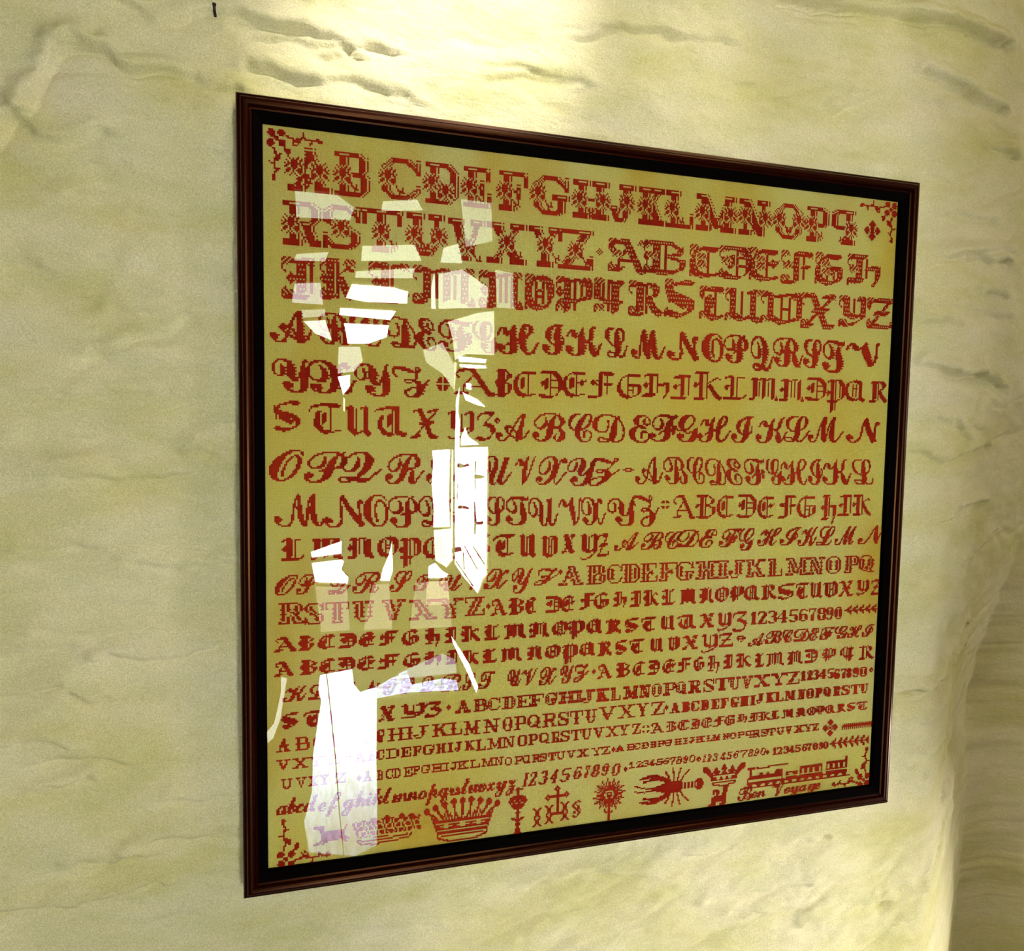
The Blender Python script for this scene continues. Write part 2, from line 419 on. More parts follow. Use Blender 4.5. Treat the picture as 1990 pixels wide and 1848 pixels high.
H((.24,.24,.17), (962,520),(1000,528),(1002,600),(966,598))
# the post between the lights
H((.5,.48,.26), (878,874),(883,874),(882,1090),(870,1105),(846,1090),(843,1030),(876,1027))
H((.5,.45,.30), (884,700),(890,704),(884,775),(880,740))
# lower panes
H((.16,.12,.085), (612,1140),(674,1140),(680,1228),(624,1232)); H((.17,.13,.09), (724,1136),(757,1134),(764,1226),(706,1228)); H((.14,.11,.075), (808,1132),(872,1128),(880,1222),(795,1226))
# doorway with the snow-bright yard
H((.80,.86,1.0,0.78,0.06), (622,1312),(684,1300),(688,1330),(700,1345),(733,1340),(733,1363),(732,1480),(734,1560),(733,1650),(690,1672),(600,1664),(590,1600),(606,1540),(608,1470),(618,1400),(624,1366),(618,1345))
H((.5,.56,.72,1), (700,1345),(733,1334),(760,1318),(792,1306),(800,1330),(860,1318),(888,1322),(894,1346),(800,1350),(733,1362),(733,1340))
H((.30,.30,.26), (545,1315),(558,1318),(549,1370),(545,1400),(530,1440),(519,1450),(517,1425),(533,1405),(545,1350))
H((.16,.15,.17), (800,1296),(860,1270),(886,1282),(890,1312),(800,1322),(770,1310))
H(None, (877,1236),(884,1246),(912,1290),(932,1340),(928,1352),(905,1300),(880,1250))

from mathutils.geometry import delaunay_2d_cdt
def in_poly(x, y, P):
    r = False
    for (x1, y1), (x2, y2) in zip(P, P[1:] + P[:1]):
        if (y1 > y) != (y2 > y) and x < (x2 - x1) * (y - y1) / (y2 - y1) + x1:
            r = not r
    return r

def build_back_wall():
    outer = [(-1.6, 0.0), (3.2, 0.0), (3.2, 3.14), (-1.6, 3.14)]
    polys = [[mirror_hit(*p) for p in pts] for _, pts in HOLES]
    vs, es = [], []
    for P in [outer] + polys:
        k = len(vs); vs += [Vector(p) for p in P]
        es += [(k + i, k + (i + 1) % len(P)) for i in range(len(P))]
    V, _, F, _, _, _ = delaunay_2d_cdt(vs, es, [], 0, 1e-6)
    groups = {}
    for f in F:
        cx = sum(V[i].x for i in f) / len(f); cy = sum(V[i].y for i in f) / len(f)
        own = None
        for k, P in enumerate(polys):
            if in_poly(cx, cy, P): own = k; break
        groups.setdefault(own, []).append(tuple(f))
    def piece(name, fs, m, y, thick=0.0):
        ids = sorted({i for f in fs for i in f}); mp_ = {i: n for n, i in enumerate(ids)}
        vv = [(V[i].x, y, V[i].y) for i in ids]; ff = [tuple(mp_[i] for i in f) for f in fs]
        if thick:
            n = len(vv); vv += [(x, y - thick, z) for x, _, z in vv]
            cnt = {}
            for f in ff:
                for a_, b_ in zip(f, f[1:] + f[:1]): cnt[(a_, b_)] = 1
            side = [(a_, b_, b_ + n, a_ + n) for (a_, b_) in cnt if (b_, a_) not in cnt]
            ff = ff + [tuple(i + n for i in reversed(f)) for f in ff] + side
        o = mesh_obj(name, vv, ff, m); o['kind'] = 'structure'
        return o
    piece('wall_back', groups[None], ROOM, YB, 0.03)
    tints = {}; k_ = 0
    for k, (tint, _) in enumerate(HOLES):
        if k not in groups: continue
        k_ += 1
        if tint is None: continue
        if tint not in tints: tints[tint] = tinted('dimming_pane', tint)  # tints stand in for the differing brightness behind each opening
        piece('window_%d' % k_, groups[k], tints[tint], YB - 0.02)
build_back_wall()

def cord(pts, y, r):            # cord hanging in front of the bright doorway
    P = [mirror_hit(*p) for p in pts]; V = []; F = []
    for (x, z) in P:
        V += [(x + r * math.cos(a), y + r * math.sin(a), z) for a in [k * math.pi / 3 for k in range(6)]]
    for i in range(len(P) - 1):
        F += [(i * 6 + k, i * 6 + (k + 1) % 6, (i + 1) * 6 + (k + 1) % 6, (i + 1) * 6 + k) for k in range(6)]
    o = mesh_obj('hanging_cord_1', V, F, ROOM); o['kind'] = 'structure'
cord([(634, 1300), (645, 1400), (652, 1470), (660, 1580), (670, 1672)], YB + 0.02, 0.0022)

# ================================================================= stitched letters: rasterisers
CELL = 0.00152
LX0, LZ1 = 0.024, 0.738        # linen sheet origin (left, top) in picture coordinates

def fab(x, y):                 # a point of the photograph -> stitch column, row (down)
    p = hit(x, y, YLIN)
    return (p[0] - LX0) / CELL, (LZ1 - p[2]) / CELL

SLAB = {
'A': "T 5,10 1.5,0;K 5,10 8.3,0;S 0,0 3.3,0;S 6.5,0 10,0;T 3,3.5 7,3.5",
'B': "K 2,0 2,10;T 0,10 7,10;T 7,10 8.8,9;K 8.8,9 8.8,6.5;T 8.8,6.5 7.5,5.2;T 2,5.2 7.5,5.2;T 7.5,5.2 9.7,4;K 9.5,4 9.5,1.5;T 9.5,1.5 7.5,0;T 0,0 7.5,0",
'C': "K 1,7.5 1,2.5;T 1,7.5 3.5,10;T 3.5,10 7,10;T 7,10 9.3,8;T 9.6,10 9.6,6.8;T 1,2.5 3.5,0;T 3.5,0 7,0;T 7,0 9.5,2;T 9.5,2 9.5,3",
'D': "K 2,0 2,10;T 0,10 6.5,10;T 6.5,10 9.3,7.5;K 9.3,7.5 9.3,2.5;T 9.3,2.5 6.5,0;T 0,0 6.5,0",
'E': "K 2,0 2,10;T 0,10 9.3,10;T 0,0 9.7,0;T 9.3,10 9.3,7.5;T 9.7,0 9.7,3;T 2,5 6.5,5;T 6.5,6.5 6.5,3.5",
'F': "K 2,0 2,10;T 0,10 9.7,10;T 9.7,10 9.7,7;T 2,5 7,5;T 7,6.5 7,3.5;S 0,0 4.5,0",
'G': "K 1,7.5 1,2.5;T 1,7.5 3.5,10;T 3.5,10 7,10;T 7,10 9.3,8;T 9.6,10 9.6,6.8;T 1,2.5 3.5,0;T 3.5,0 7,0;K 8.5,4.5 8.5,1;T 7,0 8.5,1;S 6,4.5 10,4.5",
'H': "K 2,0 2,10;K 8,0 8,10;S 0,0 4,0;S 0,10 4,10;S 6,0 10,0;S 6,10 10,10;T 2,5 8,5",
'I': "K 5,0 5,10;S 1.5,0 8.5,0;S 1.5,10 8.5,10",
'J': "K 6.5,10 6.5,2.5;S 3.5,10 9.8,10;T 6.5,2.5 5,0;T 5,0 2,0;T 2,0 0.5,2.3;S 0,3 2.5,3",
'K': "K 2,0 2,10;S 0,0 4,0;S 0,10 4,10;T 3,4.5 8,10;S 6,10 10,10;K 4.5,6 8.3,0;S 6,0 10,0",
'L': "K 2.5,0 2.5,10;S 0.5,10 4.7,10;T 0.5,0 9.5,0;T 9.5,0 9.5,3.5",
'M': "T 1.5,0 1.5,10;K 1.5,10 5,1.5;T 5,1 8.5,10;K 8.5,0 8.5,10;S 0,0 3,0;S 0,10 2.5,10;S 6.8,0 10,0;S 8,10 10,10",
'N': "T 1.7,0 1.7,10;K 2,10 8,0;T 8.3,0 8.3,10;S 0,0 3.5,0;S 0,10 2.5,10;S 6.5,10 10,10",
'O': "K 1,7.5 1,2.5;K 9,7.5 9,2.5;T 1,7.5 3.5,10;T 3.5,10 6.5,10;T 6.5,10 9,7.5;T 1,2.5 3.5,0;T 3.5,0 6.5,0;T 6.5,0 9,2.5",
'P': "K 2,0 2,10;T 0,10 7,10;T 7,10 9.3,8.8;K 9.3,8.8 9.3,6;T 9.3,6 7,4.6;T 2,4.6 7,4.6;S 0,0 4.2,0",
'q': "K 8,0 8,10;T 10,10 3,10;T 3,10 .7,8.8;K .7,8.8 .7,6;T .7,6 3,4.6;T 8,4.6 3,4.6;S 10,0 5.8,0",
'Q': "K 1,7.5 1,2.5;K 9,7.5 9,2.5;T 1,7.5 3.5,10;T 3.5,10 6.5,10;T 6.5,10 9,7.5;T 1,2.5 3.5,0;T 3.5,0 6.5,0;T 6.5,0 9,2.5;K 6,2 9,-1;T 9,-1 10,-1",
'R': "K 2,0 2,10;T 0,10 7,10;T 7,10 9,8.8;K 9,8.8 9,6.5;T 9,6.5 7,5;T 2,5 7,5;K 6,5 8.5,0;S 7.8,0 10,0;S 0,0 4.2,0",
'S': "T 9,10 9,7;T 9,8 6.5,10;T 6.5,10 3,10;T 3,10 1,8.5;K 1,8.5 1,6.8;K 1,6.8 5,5.2;K 5,5.2 9,3.3;K 9,3.3 9,1.7;T 9,1.7 7,0;T 7,0 3,0;T 3,0 1,2;T 1,0 1,3",
'T': "K 5,0 5,10;T 0,10 10,10;T 0.3,10 0.3,7;T 9.7,10 9.7,7;S 2.8,0 7.2,0",
'U': "K 2,10 2,2.5;T 2,2.5 4,0;T 4,0 6.3,0;T 6.3,0 8.2,2.5;T 8.2,2.5 8.2,10;S 0,10 4,10;S 6.5,10 10,10",
'V': "K 1.5,10 5,0;T 5,0 8.5,10;S 0,10 3.5,10;S 6.7,10 10,10",
'X': "K 1.5,10 8.3,0;T 8.3,10 1.5,0;S 0,10 3.7,10;S 6.5,10 10,10;S 0,0 3.3,0;S 6.3,0 10,0",
'Y': "K 1.5,10 5,4.5;T 8.5,10 5,4.5;K 5,4.5 5,0;S 0,10 3.5,10;S 6.7,10 10,10;S 2.8,0 7.2,0",
'Z': "T 0.5,10 9.5,10;T 0.5,10 0.5,7.3;K 8.5,10 1.5,0;T 0.5,0 9.5,0;T 9.5,0 9.5,3",
'1': "K 5,0 5,10;T 2.5,8.3 5,10;S 2.5,0 7.5,0",
'2': "T 1,7.5 1,8.5;T 1,8.5 3,10;T 3,10 6.5,10;T 6.5,10 8.7,8.5;K 8.7,8.5 8.7,6.8;K 8.7,6.8 1,0;T 1,0 9.5,0;T 9.5,0 9.5,2",
'3': "T 1,8.5 3,10;T 3,10 6.5,10;T 6.5,10 8.5,8.8;K 8.5,8.8 8.5,6.5;T 8.5,6.5 6,5.2;T 4,5.2 6,5.2;T 6,5.2 9,4;K 9,4 9,1.8;T 9,1.8 6.5,0;T 6.5,0 3,0;T 3,0 1,1.5",
'4': "K 7,0 7,10;T 7,10 0.5,3;T 0.5,3 10,3;S 5,0 9,0",
'5': "T 2,10 8.5,10;T 2,10 1.5,5.5;T 1.5,5.5 6,6;T 6,6 9,4.5;K 9,4.5 9,2;T 9,2 6.5,0;T 6.5,0 3,0;T 3,0 1,1.5",
'6': "T 8.5,9 6,10;T 6,10 3.5,9.5;T 3.5,9.5 1.2,6;K 1.2,6 1.2,2;T 1.2,2 3.5,0;T 3.5,0 6.5,0;T 6.5,0 9,2;K 9,2 9,4;T 9,4 6.5,5.8;T 6.5,5.8 3,5.5;T 3,5.5 1.2,4",
'7': "T 1,10 9,10;T 1,10 1,8;T 9,10 5,4;K 5,4 4.5,0",
'8': "T 3,10 7,10;K 8.3,8.8 8.3,6.7;K 1.7,8.8 1.7,6.7;T 3,5.3 7,5.3;T 3,10 1.7,8.8;T 7,10 8.3,8.8;T 1.7,6.7 3,5.3;T 8.3,6.7 7,5.3;T 3,5.3 1,3.8;K 1,3.8 1,1.6;T 1,1.6 3,0;T 3,0 7,0;T 7,0 9,1.6;K 9,1.6 9,3.8;T 9,3.8 7,5.3",
'9': "T 1.5,1 4,0;T 4,0 6.5,.5;T 6.5,.5 8.8,4;K 8.8,4 8.8,8;T 8.8,8 6.5,10;T 6.5,10 3.5,10;T 3.5,10 1,8;K 1,8 1,6;T 1,6 3.5,4.2;T 3.5,4.2 7,4.5;T 7,4.5 8.8,6",
}
SLAB['0'] = SLAB['O']
TEXT = {  # black-letter skeletons: N broad nib, H hairline, D lozenge
'A': "N 1,13 4,13.5 8,1 9.5,.5;H 1,13 0,11 1,9;H 5,12 2,5 2,2;N 0,1 3,1.2;H 2.5,5 6.5,5",
'B': "N 3,13 3,1;H 5,12 5,2;N 1,13 6,13;N 8,11 8,9;H 6,13 8,11;H 8,9 5,7.5;N 8.5,6 8.5,3;H 5,7.5 8.5,6;N 1,1 6,.7;H 8.5,3 6,.5;D 1,7",
'C': "N 2,11 1.2,8 1.2,5 2.5,2 5,.7;H 5,.7 9,2;H 2,11 5,13.5;N 5,13 8.8,12.5;H 6,13 6,1;N 4,10 4,5",
'D': "N 1,13 6,13 8.5,10 8.5,4 7,1.5;N .5,1.5 3,.7 6,.7;H 5,12 5,1.5;N 3.3,10 3.3,5;D 1.8,7.5;H 5,9 8,9;H 5,5.5 8,5.5",
'E': "N 2,11 1.2,8 1.2,5 2.5,2 5,.7;H 5,.7 9,2;H 2,11 5,13.5;N 5,13 8.8,12.5;H 6,13 6,1;N 4,10 4,5;D 7.8,7.8;H 6,7.5 9,8.5",
'F': "N 4.5,13 4.5,2;H 6.7,12 6.7,3;N 4,13 9,12.5;N 6,7.5 8.5,7.5;N .5,1 3.5,1 5,2;D 2,8;H 2,8 4,7",
'G': "N 2,11 1.2,8 1.2,5 2.5,2 5,.7;H 2,11 5,13.5;N 5,13 8.5,12.5;H 4.3,13 4.3,2;N 8.5,7 8.5,3;H 8.5,3 5,.7;N 5,7.5 8.5,7.5;H 6.3,7 6.3,3;H 4.3,5 6.3,5",
'H': "N 3,13 3,2;H 5,12 5,3;N 1,13 5,13.3;N .5,1 4,1;N 5,7.5 8,8;N 8.3,8 8.3,3;H 8.3,3 7,-1;D 1.2,7",
'I': "N 4.5,13 4.5,2;H 6.7,12.5 6.7,2.5;N 2,12.5 7,13;N 1,1 6,1;D 2.3,7",
'K': "N 3,13 3,1;H 5,12.5 5,1;N 1,13 5,13;N 1,1 4,.8;N 5,8 8,11;H 8,11 9,10;N 5.5,7.5 8,2 9.5,.8;D 1.2,7",
'L': "N 4,13 4,2;H 6,12 6,2;N 1.5,12.5 4,13;H 6,12.5 8.5,13;N 1,1 8,.8;H 8,.8 9.5,3;D 2,7",
'M': "N .8,12.5 2,13;N 2.2,13 2.2,2;H 3,12 5,13.5;N 5.3,13 5.3,2;H 5.5,12 8,13.5;N 8.3,13 8.3,1.5;H 3.8,11 3.8,3;H 6.8,11 6.8,3;N .5,1 2.2,1;D 9.5,1",
'N': "N 1,12.5 3.5,13;N 3,13 3,2;D 1.2,7;H 3,12 7,13.5;N 8,12.5 8,1.5;H 4.8,12 4.8,3;H 6.2,12 6.2,3;N .5,1 3.5,1;D 9.4,1",
'O': "N 2,11.5 1.3,8 1.3,5 2.5,2 5,.7;H 2,11.5 5,13.5;N 5,13.3 8,11.5 8.5,8 8.5,5 7.5,2;H 7.5,2 5,.5;H 4,11 4,3;H 6,11 6,3;H 4,8 6,8;H 4,5.5 6,5.5",
'P': "N 3,13 3,-2;H 5,12 5,-1;N 1,12.5 3,13;H 3,12 6,13.5;N 6.5,13 8.5,11 8.5,5;H 8.5,5 5,3;N 1,3 6,3;H 6.7,11 6.7,5;D 1.2,7",
'q': "N 7,13 7,-2;H 5,12 5,-1;N 7,13 9.2,12;H 5,13.5 7,12;N 3.5,13 1.8,11 1.8,5;H 1.8,5 5,3;N 4,3 9,3;H 3.6,11 3.6,5",
'Q': "N 2,11.5 1.3,8 1.3,5 2.5,2 5,.7;H 2,11.5 5,13.5;N 5,13.3 7.5,12 7.5,2;N 7.5,2 9.5,.5;H 4,11 4,3;H 5.8,11 5.8,3;H 4,8 6,8;H 5,.7 7.5,2",
'R': "N 3,13 3,2;H 5,12 5,2;N 1,12.5 3,13;H 3,12 6,13.5;N 6.5,13 8,11.5 8,9.5;H 8,9 5,7.5;N 5.5,7.5 7.5,3 9.5,1;N .5,1 4,1",
'S': "N 9,12.5 6,13 2,11.5 1.5,9;N 1.5,9 5,7.7 8.5,6;N 8.7,6 8.3,3;H 8.3,3 5,.7;N 1,2 5,.8;N 2.5,7 7,4.2;H 1,11 1.6,6",
'T': "N 1,12 4,13 9,12.5;H 1,12 .5,10;N 3,10 2.5,7 2.5,4 4,1.5 6,.7;H 6,.7 9,2;H 6.3,12.5 6.3,1;N 4.6,9 4.6,5",
'U': "N 1,12.5 2.5,13;N 2.3,12.5 2.3,3 4.5,1;H 4.5,1 7.5,3;N 6,12.5 7.7,13;N 7.5,12.5 7.5,2 9.3,.7;H 4.5,12 4.5,3",
'V': "N 1,12.5 2.5,13;N 2.5,12.5 2.5,3 5,.8;H 5,.8 8.3,3;H 3,12 7,13.5;N 7,13 8.5,11.5 8.5,3;H 4.7,11.5 4.7,3;H 6.5,11.5 6.5,3;H 4.7,7 6.5,7",
'X': "N 1,12.5 3,13 7,1 9.3,.7;H 8.5,12 5,7;N 6,12.5 9,13;H 5,7 1.5,1;N .5,1 3,1;N 3,7 7.5,7.2",
'Y': "N 1,12.5 2.5,13;N 2.5,12.5 2.5,5 5,3;H 5,3 7.5,5;N 6,12.5 7.7,13;N 7.7,12.5 7.7,3 5,0;H 5,0 2,-1.5 1,0;H 4.7,12 4.7,4",
'Z': "N 1.5,12 4,13.2 8.5,12.7;H 8.5,12.7 2,1.5;N 3,7.2 8,7;N 1,1.2 4,1 9,1;H 1.5,12 1,10;H 9,1 9.5,3",
'z': "N 1.5,12 4,13 8,12.7;H 8,12.5 4,8;N 4,8 7.5,6.5 8.3,4 6.5,1;N 6.5,1 3,.5 1,1.5;H 1.5,12 1,10",
't': "N .5,12 4,13 7,12.5;N 2,9.5 1.5,7 1.5,4 3,1.5 5,.7;N 6.5,13 6.5,2 9.3,.7;H 5,.7 6.5,2;N 4.2,10 4.2,5;H 5,12 5,2",
}
def disk_pts():
    pass

class Cv:                                   # small stitch canvas, row 0 = top
    def __init__(s, w, h):
        s.w, s.h = max(1, int(round(w))), max(1, int(round(h)))
        s.a = np.zeros((s.h, s.w), bool)
        s.yy, s.xx = np.mgrid[0:s.h, 0:s.w] + 0.5
    def line(s, x0, y0, x1, y1, bw=1.0, bh=None, v=True):
        bh = bw if bh is None else bh
        n = int(max(abs(x1 - x0), abs(y1 - y0)) * 2) + 1
        for k in range(n + 1):
            t = k / n
            cx, cy = x0 + (x1 - x0) * t, y0 + (y1 - y0) * t
            i0 = int(round(cx - bw / 2)); i1 = max(i0 + 1, int(round(cx + bw / 2)))
            j0 = int(round(cy - bh / 2)); j1 = max(j0 + 1, int(round(cy + bh / 2)))
            s.a[max(0, j0):max(0, j1), max(0, i0):max(0, i1)] = v
    def pl(s, pts, bw=1.0, v=True):
        for p, q in zip(pts[:-1], pts[1:]):
            s.line(*p, *q, bw, None, v)
    def disk(s, cx, cy, r, ry=None, v=True):
        ry = ry or r
        s.a[((s.xx - cx) / r) ** 2 + ((s.yy - cy) / ry) ** 2 <= 1.0] = v
    def poly(s, pts, v=True):
        ins = np.zeros(s.a.shape, bool)
        n = len(pts)
        for i in range(n):
            (x1, y1), (x2, y2) = pts[i], pts[(i + 1) % n]
            c = ((y1 > s.yy) != (y2 > s.yy)) & (s.xx < (x2 - x1) * (s.yy - y1) / ((y2 - y1) or 1e-9) + x1)
            ins ^= c
        s.a[ins] = v
    def nib(s, x0, y0, x1, y1, wn, th=0.18):
        c, sn = wn * 0.5 * math.cos(0.72), wn * 0.5 * math.sin(0.72)
        if abs(y1 - y0) > 2.5 * abs(x1 - x0):   # upright: full stem width
            s.poly([(x0 - wn / 2, y0 + sn * .6), (x0 + wn / 2, y0 - sn * .6), (x1 + wn / 2, y1 - sn * .6), (x1 - wn / 2, y1 + sn * .6)])
        pts = [(x0 - c, y0 + sn), (x0 + c, y0 - sn), (x1 + c, y1 - sn), (x1 - c, y1 + sn)]
        s.poly(pts); s.poly([pts[0], pts[3], (x1, y1), (x0, y0)])
        s.line(x0, y0, x1, y1, 1)

def parse(d):
    out = []
    for st in d.split(';'):
        p = st.split()
        out.append((p[0], [tuple(map(float, q.split(','))) for q in p[1:]]))
    return out

def slab(ch, w, h, thick, thin, sl, shear=0.0):
    c = Cv(w, h); ss = parse(SLAB[ch])
    ymn = min(p[1] for _, P in ss for p in P)
    xs_ = [p[0] for _, P in ss for p in P]; xa, xb = min(xs_), max(xs_)
    hw = c.w
    for t, P in ss:
        bw, bh = {'K': (thick, max(thin, 1)), 'T': (thin, thin), 'S': (thin, sl)}[t]
        q = []
        for x, y in P:
            v = (10 - y) / (10 - ymn)
            sx = shear * c.h
            X = (x - xa) / (xb - xa)
            # keep brushes inside the box
            q.append((bw / 2 + X * (hw - sx - bw) + sx * (1 - v), bh / 2 + v * (c.h - bh)))
        c.line(*q[0], *q[1], bw, bh)
    return c

def textura(ch, w, h, nw):
    c = Cv(w, h); ss = parse(TEXT[ch])
    xs_ = [p[0] for t, P in ss for p in P]; ys_ = [p[1] for t, P in ss for p in P]
    xa, xb = min(xs_), max(xs_); ya, yb = min(ys_), max(ys_)
    m = nw * 0.45
    tr_ = lambda p: (m + (p[0] - xa) / (xb - xa) * (c.w - 2 * m), m * 0.7 + (yb - p[1]) / (yb - ya) * (c.h - 1.4 * m))
    for t, P in ss:
        q = [tr_(p) for p in P]
        if t == 'D':
            r = nw * 0.62
            x, y = q[0]; c.poly([(x - r, y), (x, y - r * 1.2), (x + r, y), (x, y + r * 1.2)]); c.line(x, y, x + nw, y - nw * .5, 1)
        else:
            for a, b in zip(q[:-1], q[1:]):
                (c.nib(*a, *b, nw) if t == 'N' else c.line(*a, *b, 2 if nw > 4.5 else 1))
    return c

FONT = {}
def font_tris(ch):
    if ch in FONT:
        return FONT[ch]
    cu = bpy.data.curves.new('t', 'FONT'); cu.body = ch; cu.resolution_u = 3
    o = bpy.data.objects.new('t', cu); scene.collection.objects.link(o)
    dg = bpy.context.evaluated_depsgraph_get()
    me = o.evaluated_get(dg).to_mesh()
    me.calc_loop_triangles()
    V = np.array([v.co[:2] for v in me.vertices]); T = np.array([t.vertices[:] for t in me.loop_triangles])
    o.evaluated_get(dg).to_mesh_clear()
    bpy.data.objects.remove(o); bpy.data.curves.remove(cu)
    FONT[ch] = (V, T)
    return FONT[ch]

def fontglyph(ch, w, h, unshear=0.0, thr=0.4, grow=0):
    V, T = font_tris(ch)
    V = V.copy(); V[:, 0] -= unshear * V[:, 1]
    mn, mx_ = V.min(0), V.max(0)
    c = Cv(w, h); S = 4
    W_, H_ = c.w * S, c.h * S
    P = (V - mn) / (mx_ - mn) * [W_, H_]; P[:, 1] = H_ - P[:, 1]
    A = np.zeros((H_, W_), bool)
    for t in T:
        (x0, y0), (x1, y1), (x2, y2) = P[t]
        i0, i1 = int(max(0, min(x0, x1, x2) - .5)), int(min(W_, max(x0, x1, x2) + 1.5))
        j0, j1 = int(max(0, min(y0, y1, y2) - .5)), int(min(H_, max(y0, y1, y2) + 1.5))
        if i1 <= i0 or j1 <= j0: continue
        yy, xx = np.mgrid[j0:j1, i0:i1] + 0.5
        a = (x1 - x0) * (yy - y0) - (y1 - y0) * (xx - x0)
        b = (x2 - x1) * (yy - y1) - (y2 - y1) * (xx - x1)
        d = (x0 - x2) * (yy - y2) - (y0 - y2) * (xx - x2)
        A[j0:j1, i0:i1] |= ((a >= 0) & (b >= 0) & (d >= 0)) | ((a <= 0) & (b <= 0) & (d <= 0))
    cov = A.reshape(c.h, S, c.w, S).mean((1, 3))
    c.a = cov > thr
    if grow:
        c.a[:, 1:] |= c.a[:, :-1].copy()
    return c

def script_char(ch):
    if ch.islower():
        return chr(0x1D4EA + ord(ch) - 97)
    return chr(0x1D4D0 + ord(ch) - 65)

FLOWER = """
..#.....#...
...#.#.##.#.
.#..####.##.
..#.####.#..
#.########.#
.##.####.##.
##..####..#.
..##.##.###.
.###.#.####.
.##..#..###.
#...#.#..#..
...#...#....""".split()
SPRIG = """
.##.##..
##.##.#.
#.##.##.
.##..#.#
#..#...."""
def stamp(c, rows, x, y, halo=True, flip=False):
    B = np.array([[ch == '#' for ch in r] for r in rows])
    if flip: B = B[:, ::-1]
    hh, ww = B.shape
    x, y = int(round(x - ww / 2)), int(round(y - hh / 2))
    if halo:
        D = B.copy(); P = np.pad(B, 1)
        for dx in (0, 1, 2):
            for dy in (0, 1, 2):
                if abs(dx - 1) + abs(dy - 1) <= 1:
                    D |= P[dy:dy + hh, dx:dx + ww]
        for j in range(hh):
            for i in range(ww):
                if D[j, i] and 0 <= y + j < c.h and 0 <= x + i < c.w: c.a[y + j, x + i] = False
    for j in range(hh):
        for i in range(ww):
            if B[j, i] and 0 <= y + j < c.h and 0 <= x + i < c.w: c.a[y + j, x + i] = True

def inline(c):
    A = np.pad(c.a, 4)
    r1 = np.roll(A, -1, 1); r2 = np.roll(A, -2, 1)
    u1 = np.roll(A, 1, 0); u2 = np.roll(A, 2, 0)
    l2 = np.roll(A, 3, 1); d2 = np.roll(A, -3, 0)
    g = A & ((r1 & ~r2 & l2) | (u1 & ~u2 & d2))
    A[g] = False
    c.a = A[4:-4, 4:-4]

def hollow(c):                              # double stems with a lighter core, spurs at mid height
    A = np.pad(c.a, 3)
    core = A & np.roll(A, 1, 0) & np.roll(A, -1, 0) & np.roll(A, 2, 1) & np.roll(A, -2, 1) & np.roll(A, 1, 1) & np.roll(A, -1, 1)
    c.a = (A & ~core)[3:-3, 3:-3]
    m = c.h // 2
    for j in (m - 3, m, m + 3):
        if not 0 <= j < c.h: continue
        for i in np.nonzero(c.a[j].copy())[0]:
            if i > 0 and not c.a[j, i - 1] and (i < 2 or not c.a[j, i - 2]): c.a[j, i - 1] = True
            if i < c.w - 1 and not c.a[j, i + 1] and (i > c.w - 3 or not c.a[j, i + 2]): c.a[j, i + 1] = True

FPOS = {'A': [(.16, .45), (.72, .5)], 'C': [(.16, .48)], 'G': [(.12, .45)], 'O': [(.14, .45), (.86, .45)], 'D': [(.2, .5), (.6, .7)], 'H': [(.2, .5), (.8, .5)],
        'M': [(.14, .5), (.86, .5)], 'N': [(.18, .45), (.83, .5)], 'T': [(.5, .52)], 'X': [(.5, .48)], 'Y': [(.5, .46)], 'Z': [(.5, .5)], 'S': [(.5, .5)],
        'q': [(.8, .55)], 'V': [(.5, .66)], 'U': [(.2, .5), (.82, .5)], 'J': [(.65, .48)], 'I': [(.5, .5)]}

def floral_slab(ch, w, h):
    f = 1.0
    pad = 3
    c = slab(ch, w - 2 * pad, h, 6, 3, 4)
    inline(c)
    c2 = Cv(w, h); c2.a[:, pad:pad + c.w] = c.a[:c2.h, :c2.w - pad][:, :c.w]
    for fx, fy in FPOS.get(ch, [(.22, .5)]):
        stamp(c2, FLOWER, pad + fx * c.w, fy * c2.h, True, fx > .5)
        s = 1 if fx < .6 else -1
        x, y = pad + fx * c.w + s * 5, fy * c2.h + 5
        c2.pl([(x, y), (x + s * 2, y + 3), (x + s * 5, y + 4)]); c2.line(x + s * 2, y + 3, x + s * 3, y + 6); c2.line(x + s * 4, y + 3, x + s * 4, y + 1)
    return c2

def floral_textura(ch, w, h):
    c = textura(ch, w, h, 5.4)
    # light dots down the stems
    A = np.pad(c.a, 2)
    full = A.copy()
    for dx in (-1, 1): full &= np.roll(A, dx, 1)
    for dy in (-1, 1): full &= np.roll(A, dy, 0)
    yy, xx = np.mgrid[0:A.shape[0], 0:A.shape[1]]
    A[full & (yy % 3 == 0) & ((xx + yy // 3) % 2 == 0)] = False
    c.a = A[2:-2, 2:-2]
    s = SPRIG.split()
    stamp(c, s, 4, 3, False); stamp(c, s, 4, c.h - 4, False, True)
    if ch in 'ADFIKLMNPTUVXYZ': stamp(c, s, c.w - 5, 3, False, True)
    if ch in 'CEG': stamp(c, s, c.w * .38, c.h * .35, True); stamp(c, s, c.w * .38, c.h * .6, True)
    if ch in 'ABDFH': stamp(c, s, c.w * .22, c.h * .45, True)
    c.pl([(1, c.h - 2), (0, c.h - 5), (2, c.h - 7)]); c.pl([(1, 4), (0, 7), (2, 9)])
    return c

def feather(c):
    A = c.a.copy()
    for j in range(c.h):
        if j % 2 == 0: continue
        row = A[j]
        i = 0
        while i < c.w:
            if row[i]:
                k = i
                while k < c.w and row[k]: k += 1
                if k - i >= 3 and k < c.w: c.a[j, k] = True
                i = k
            else: i += 1
    return c

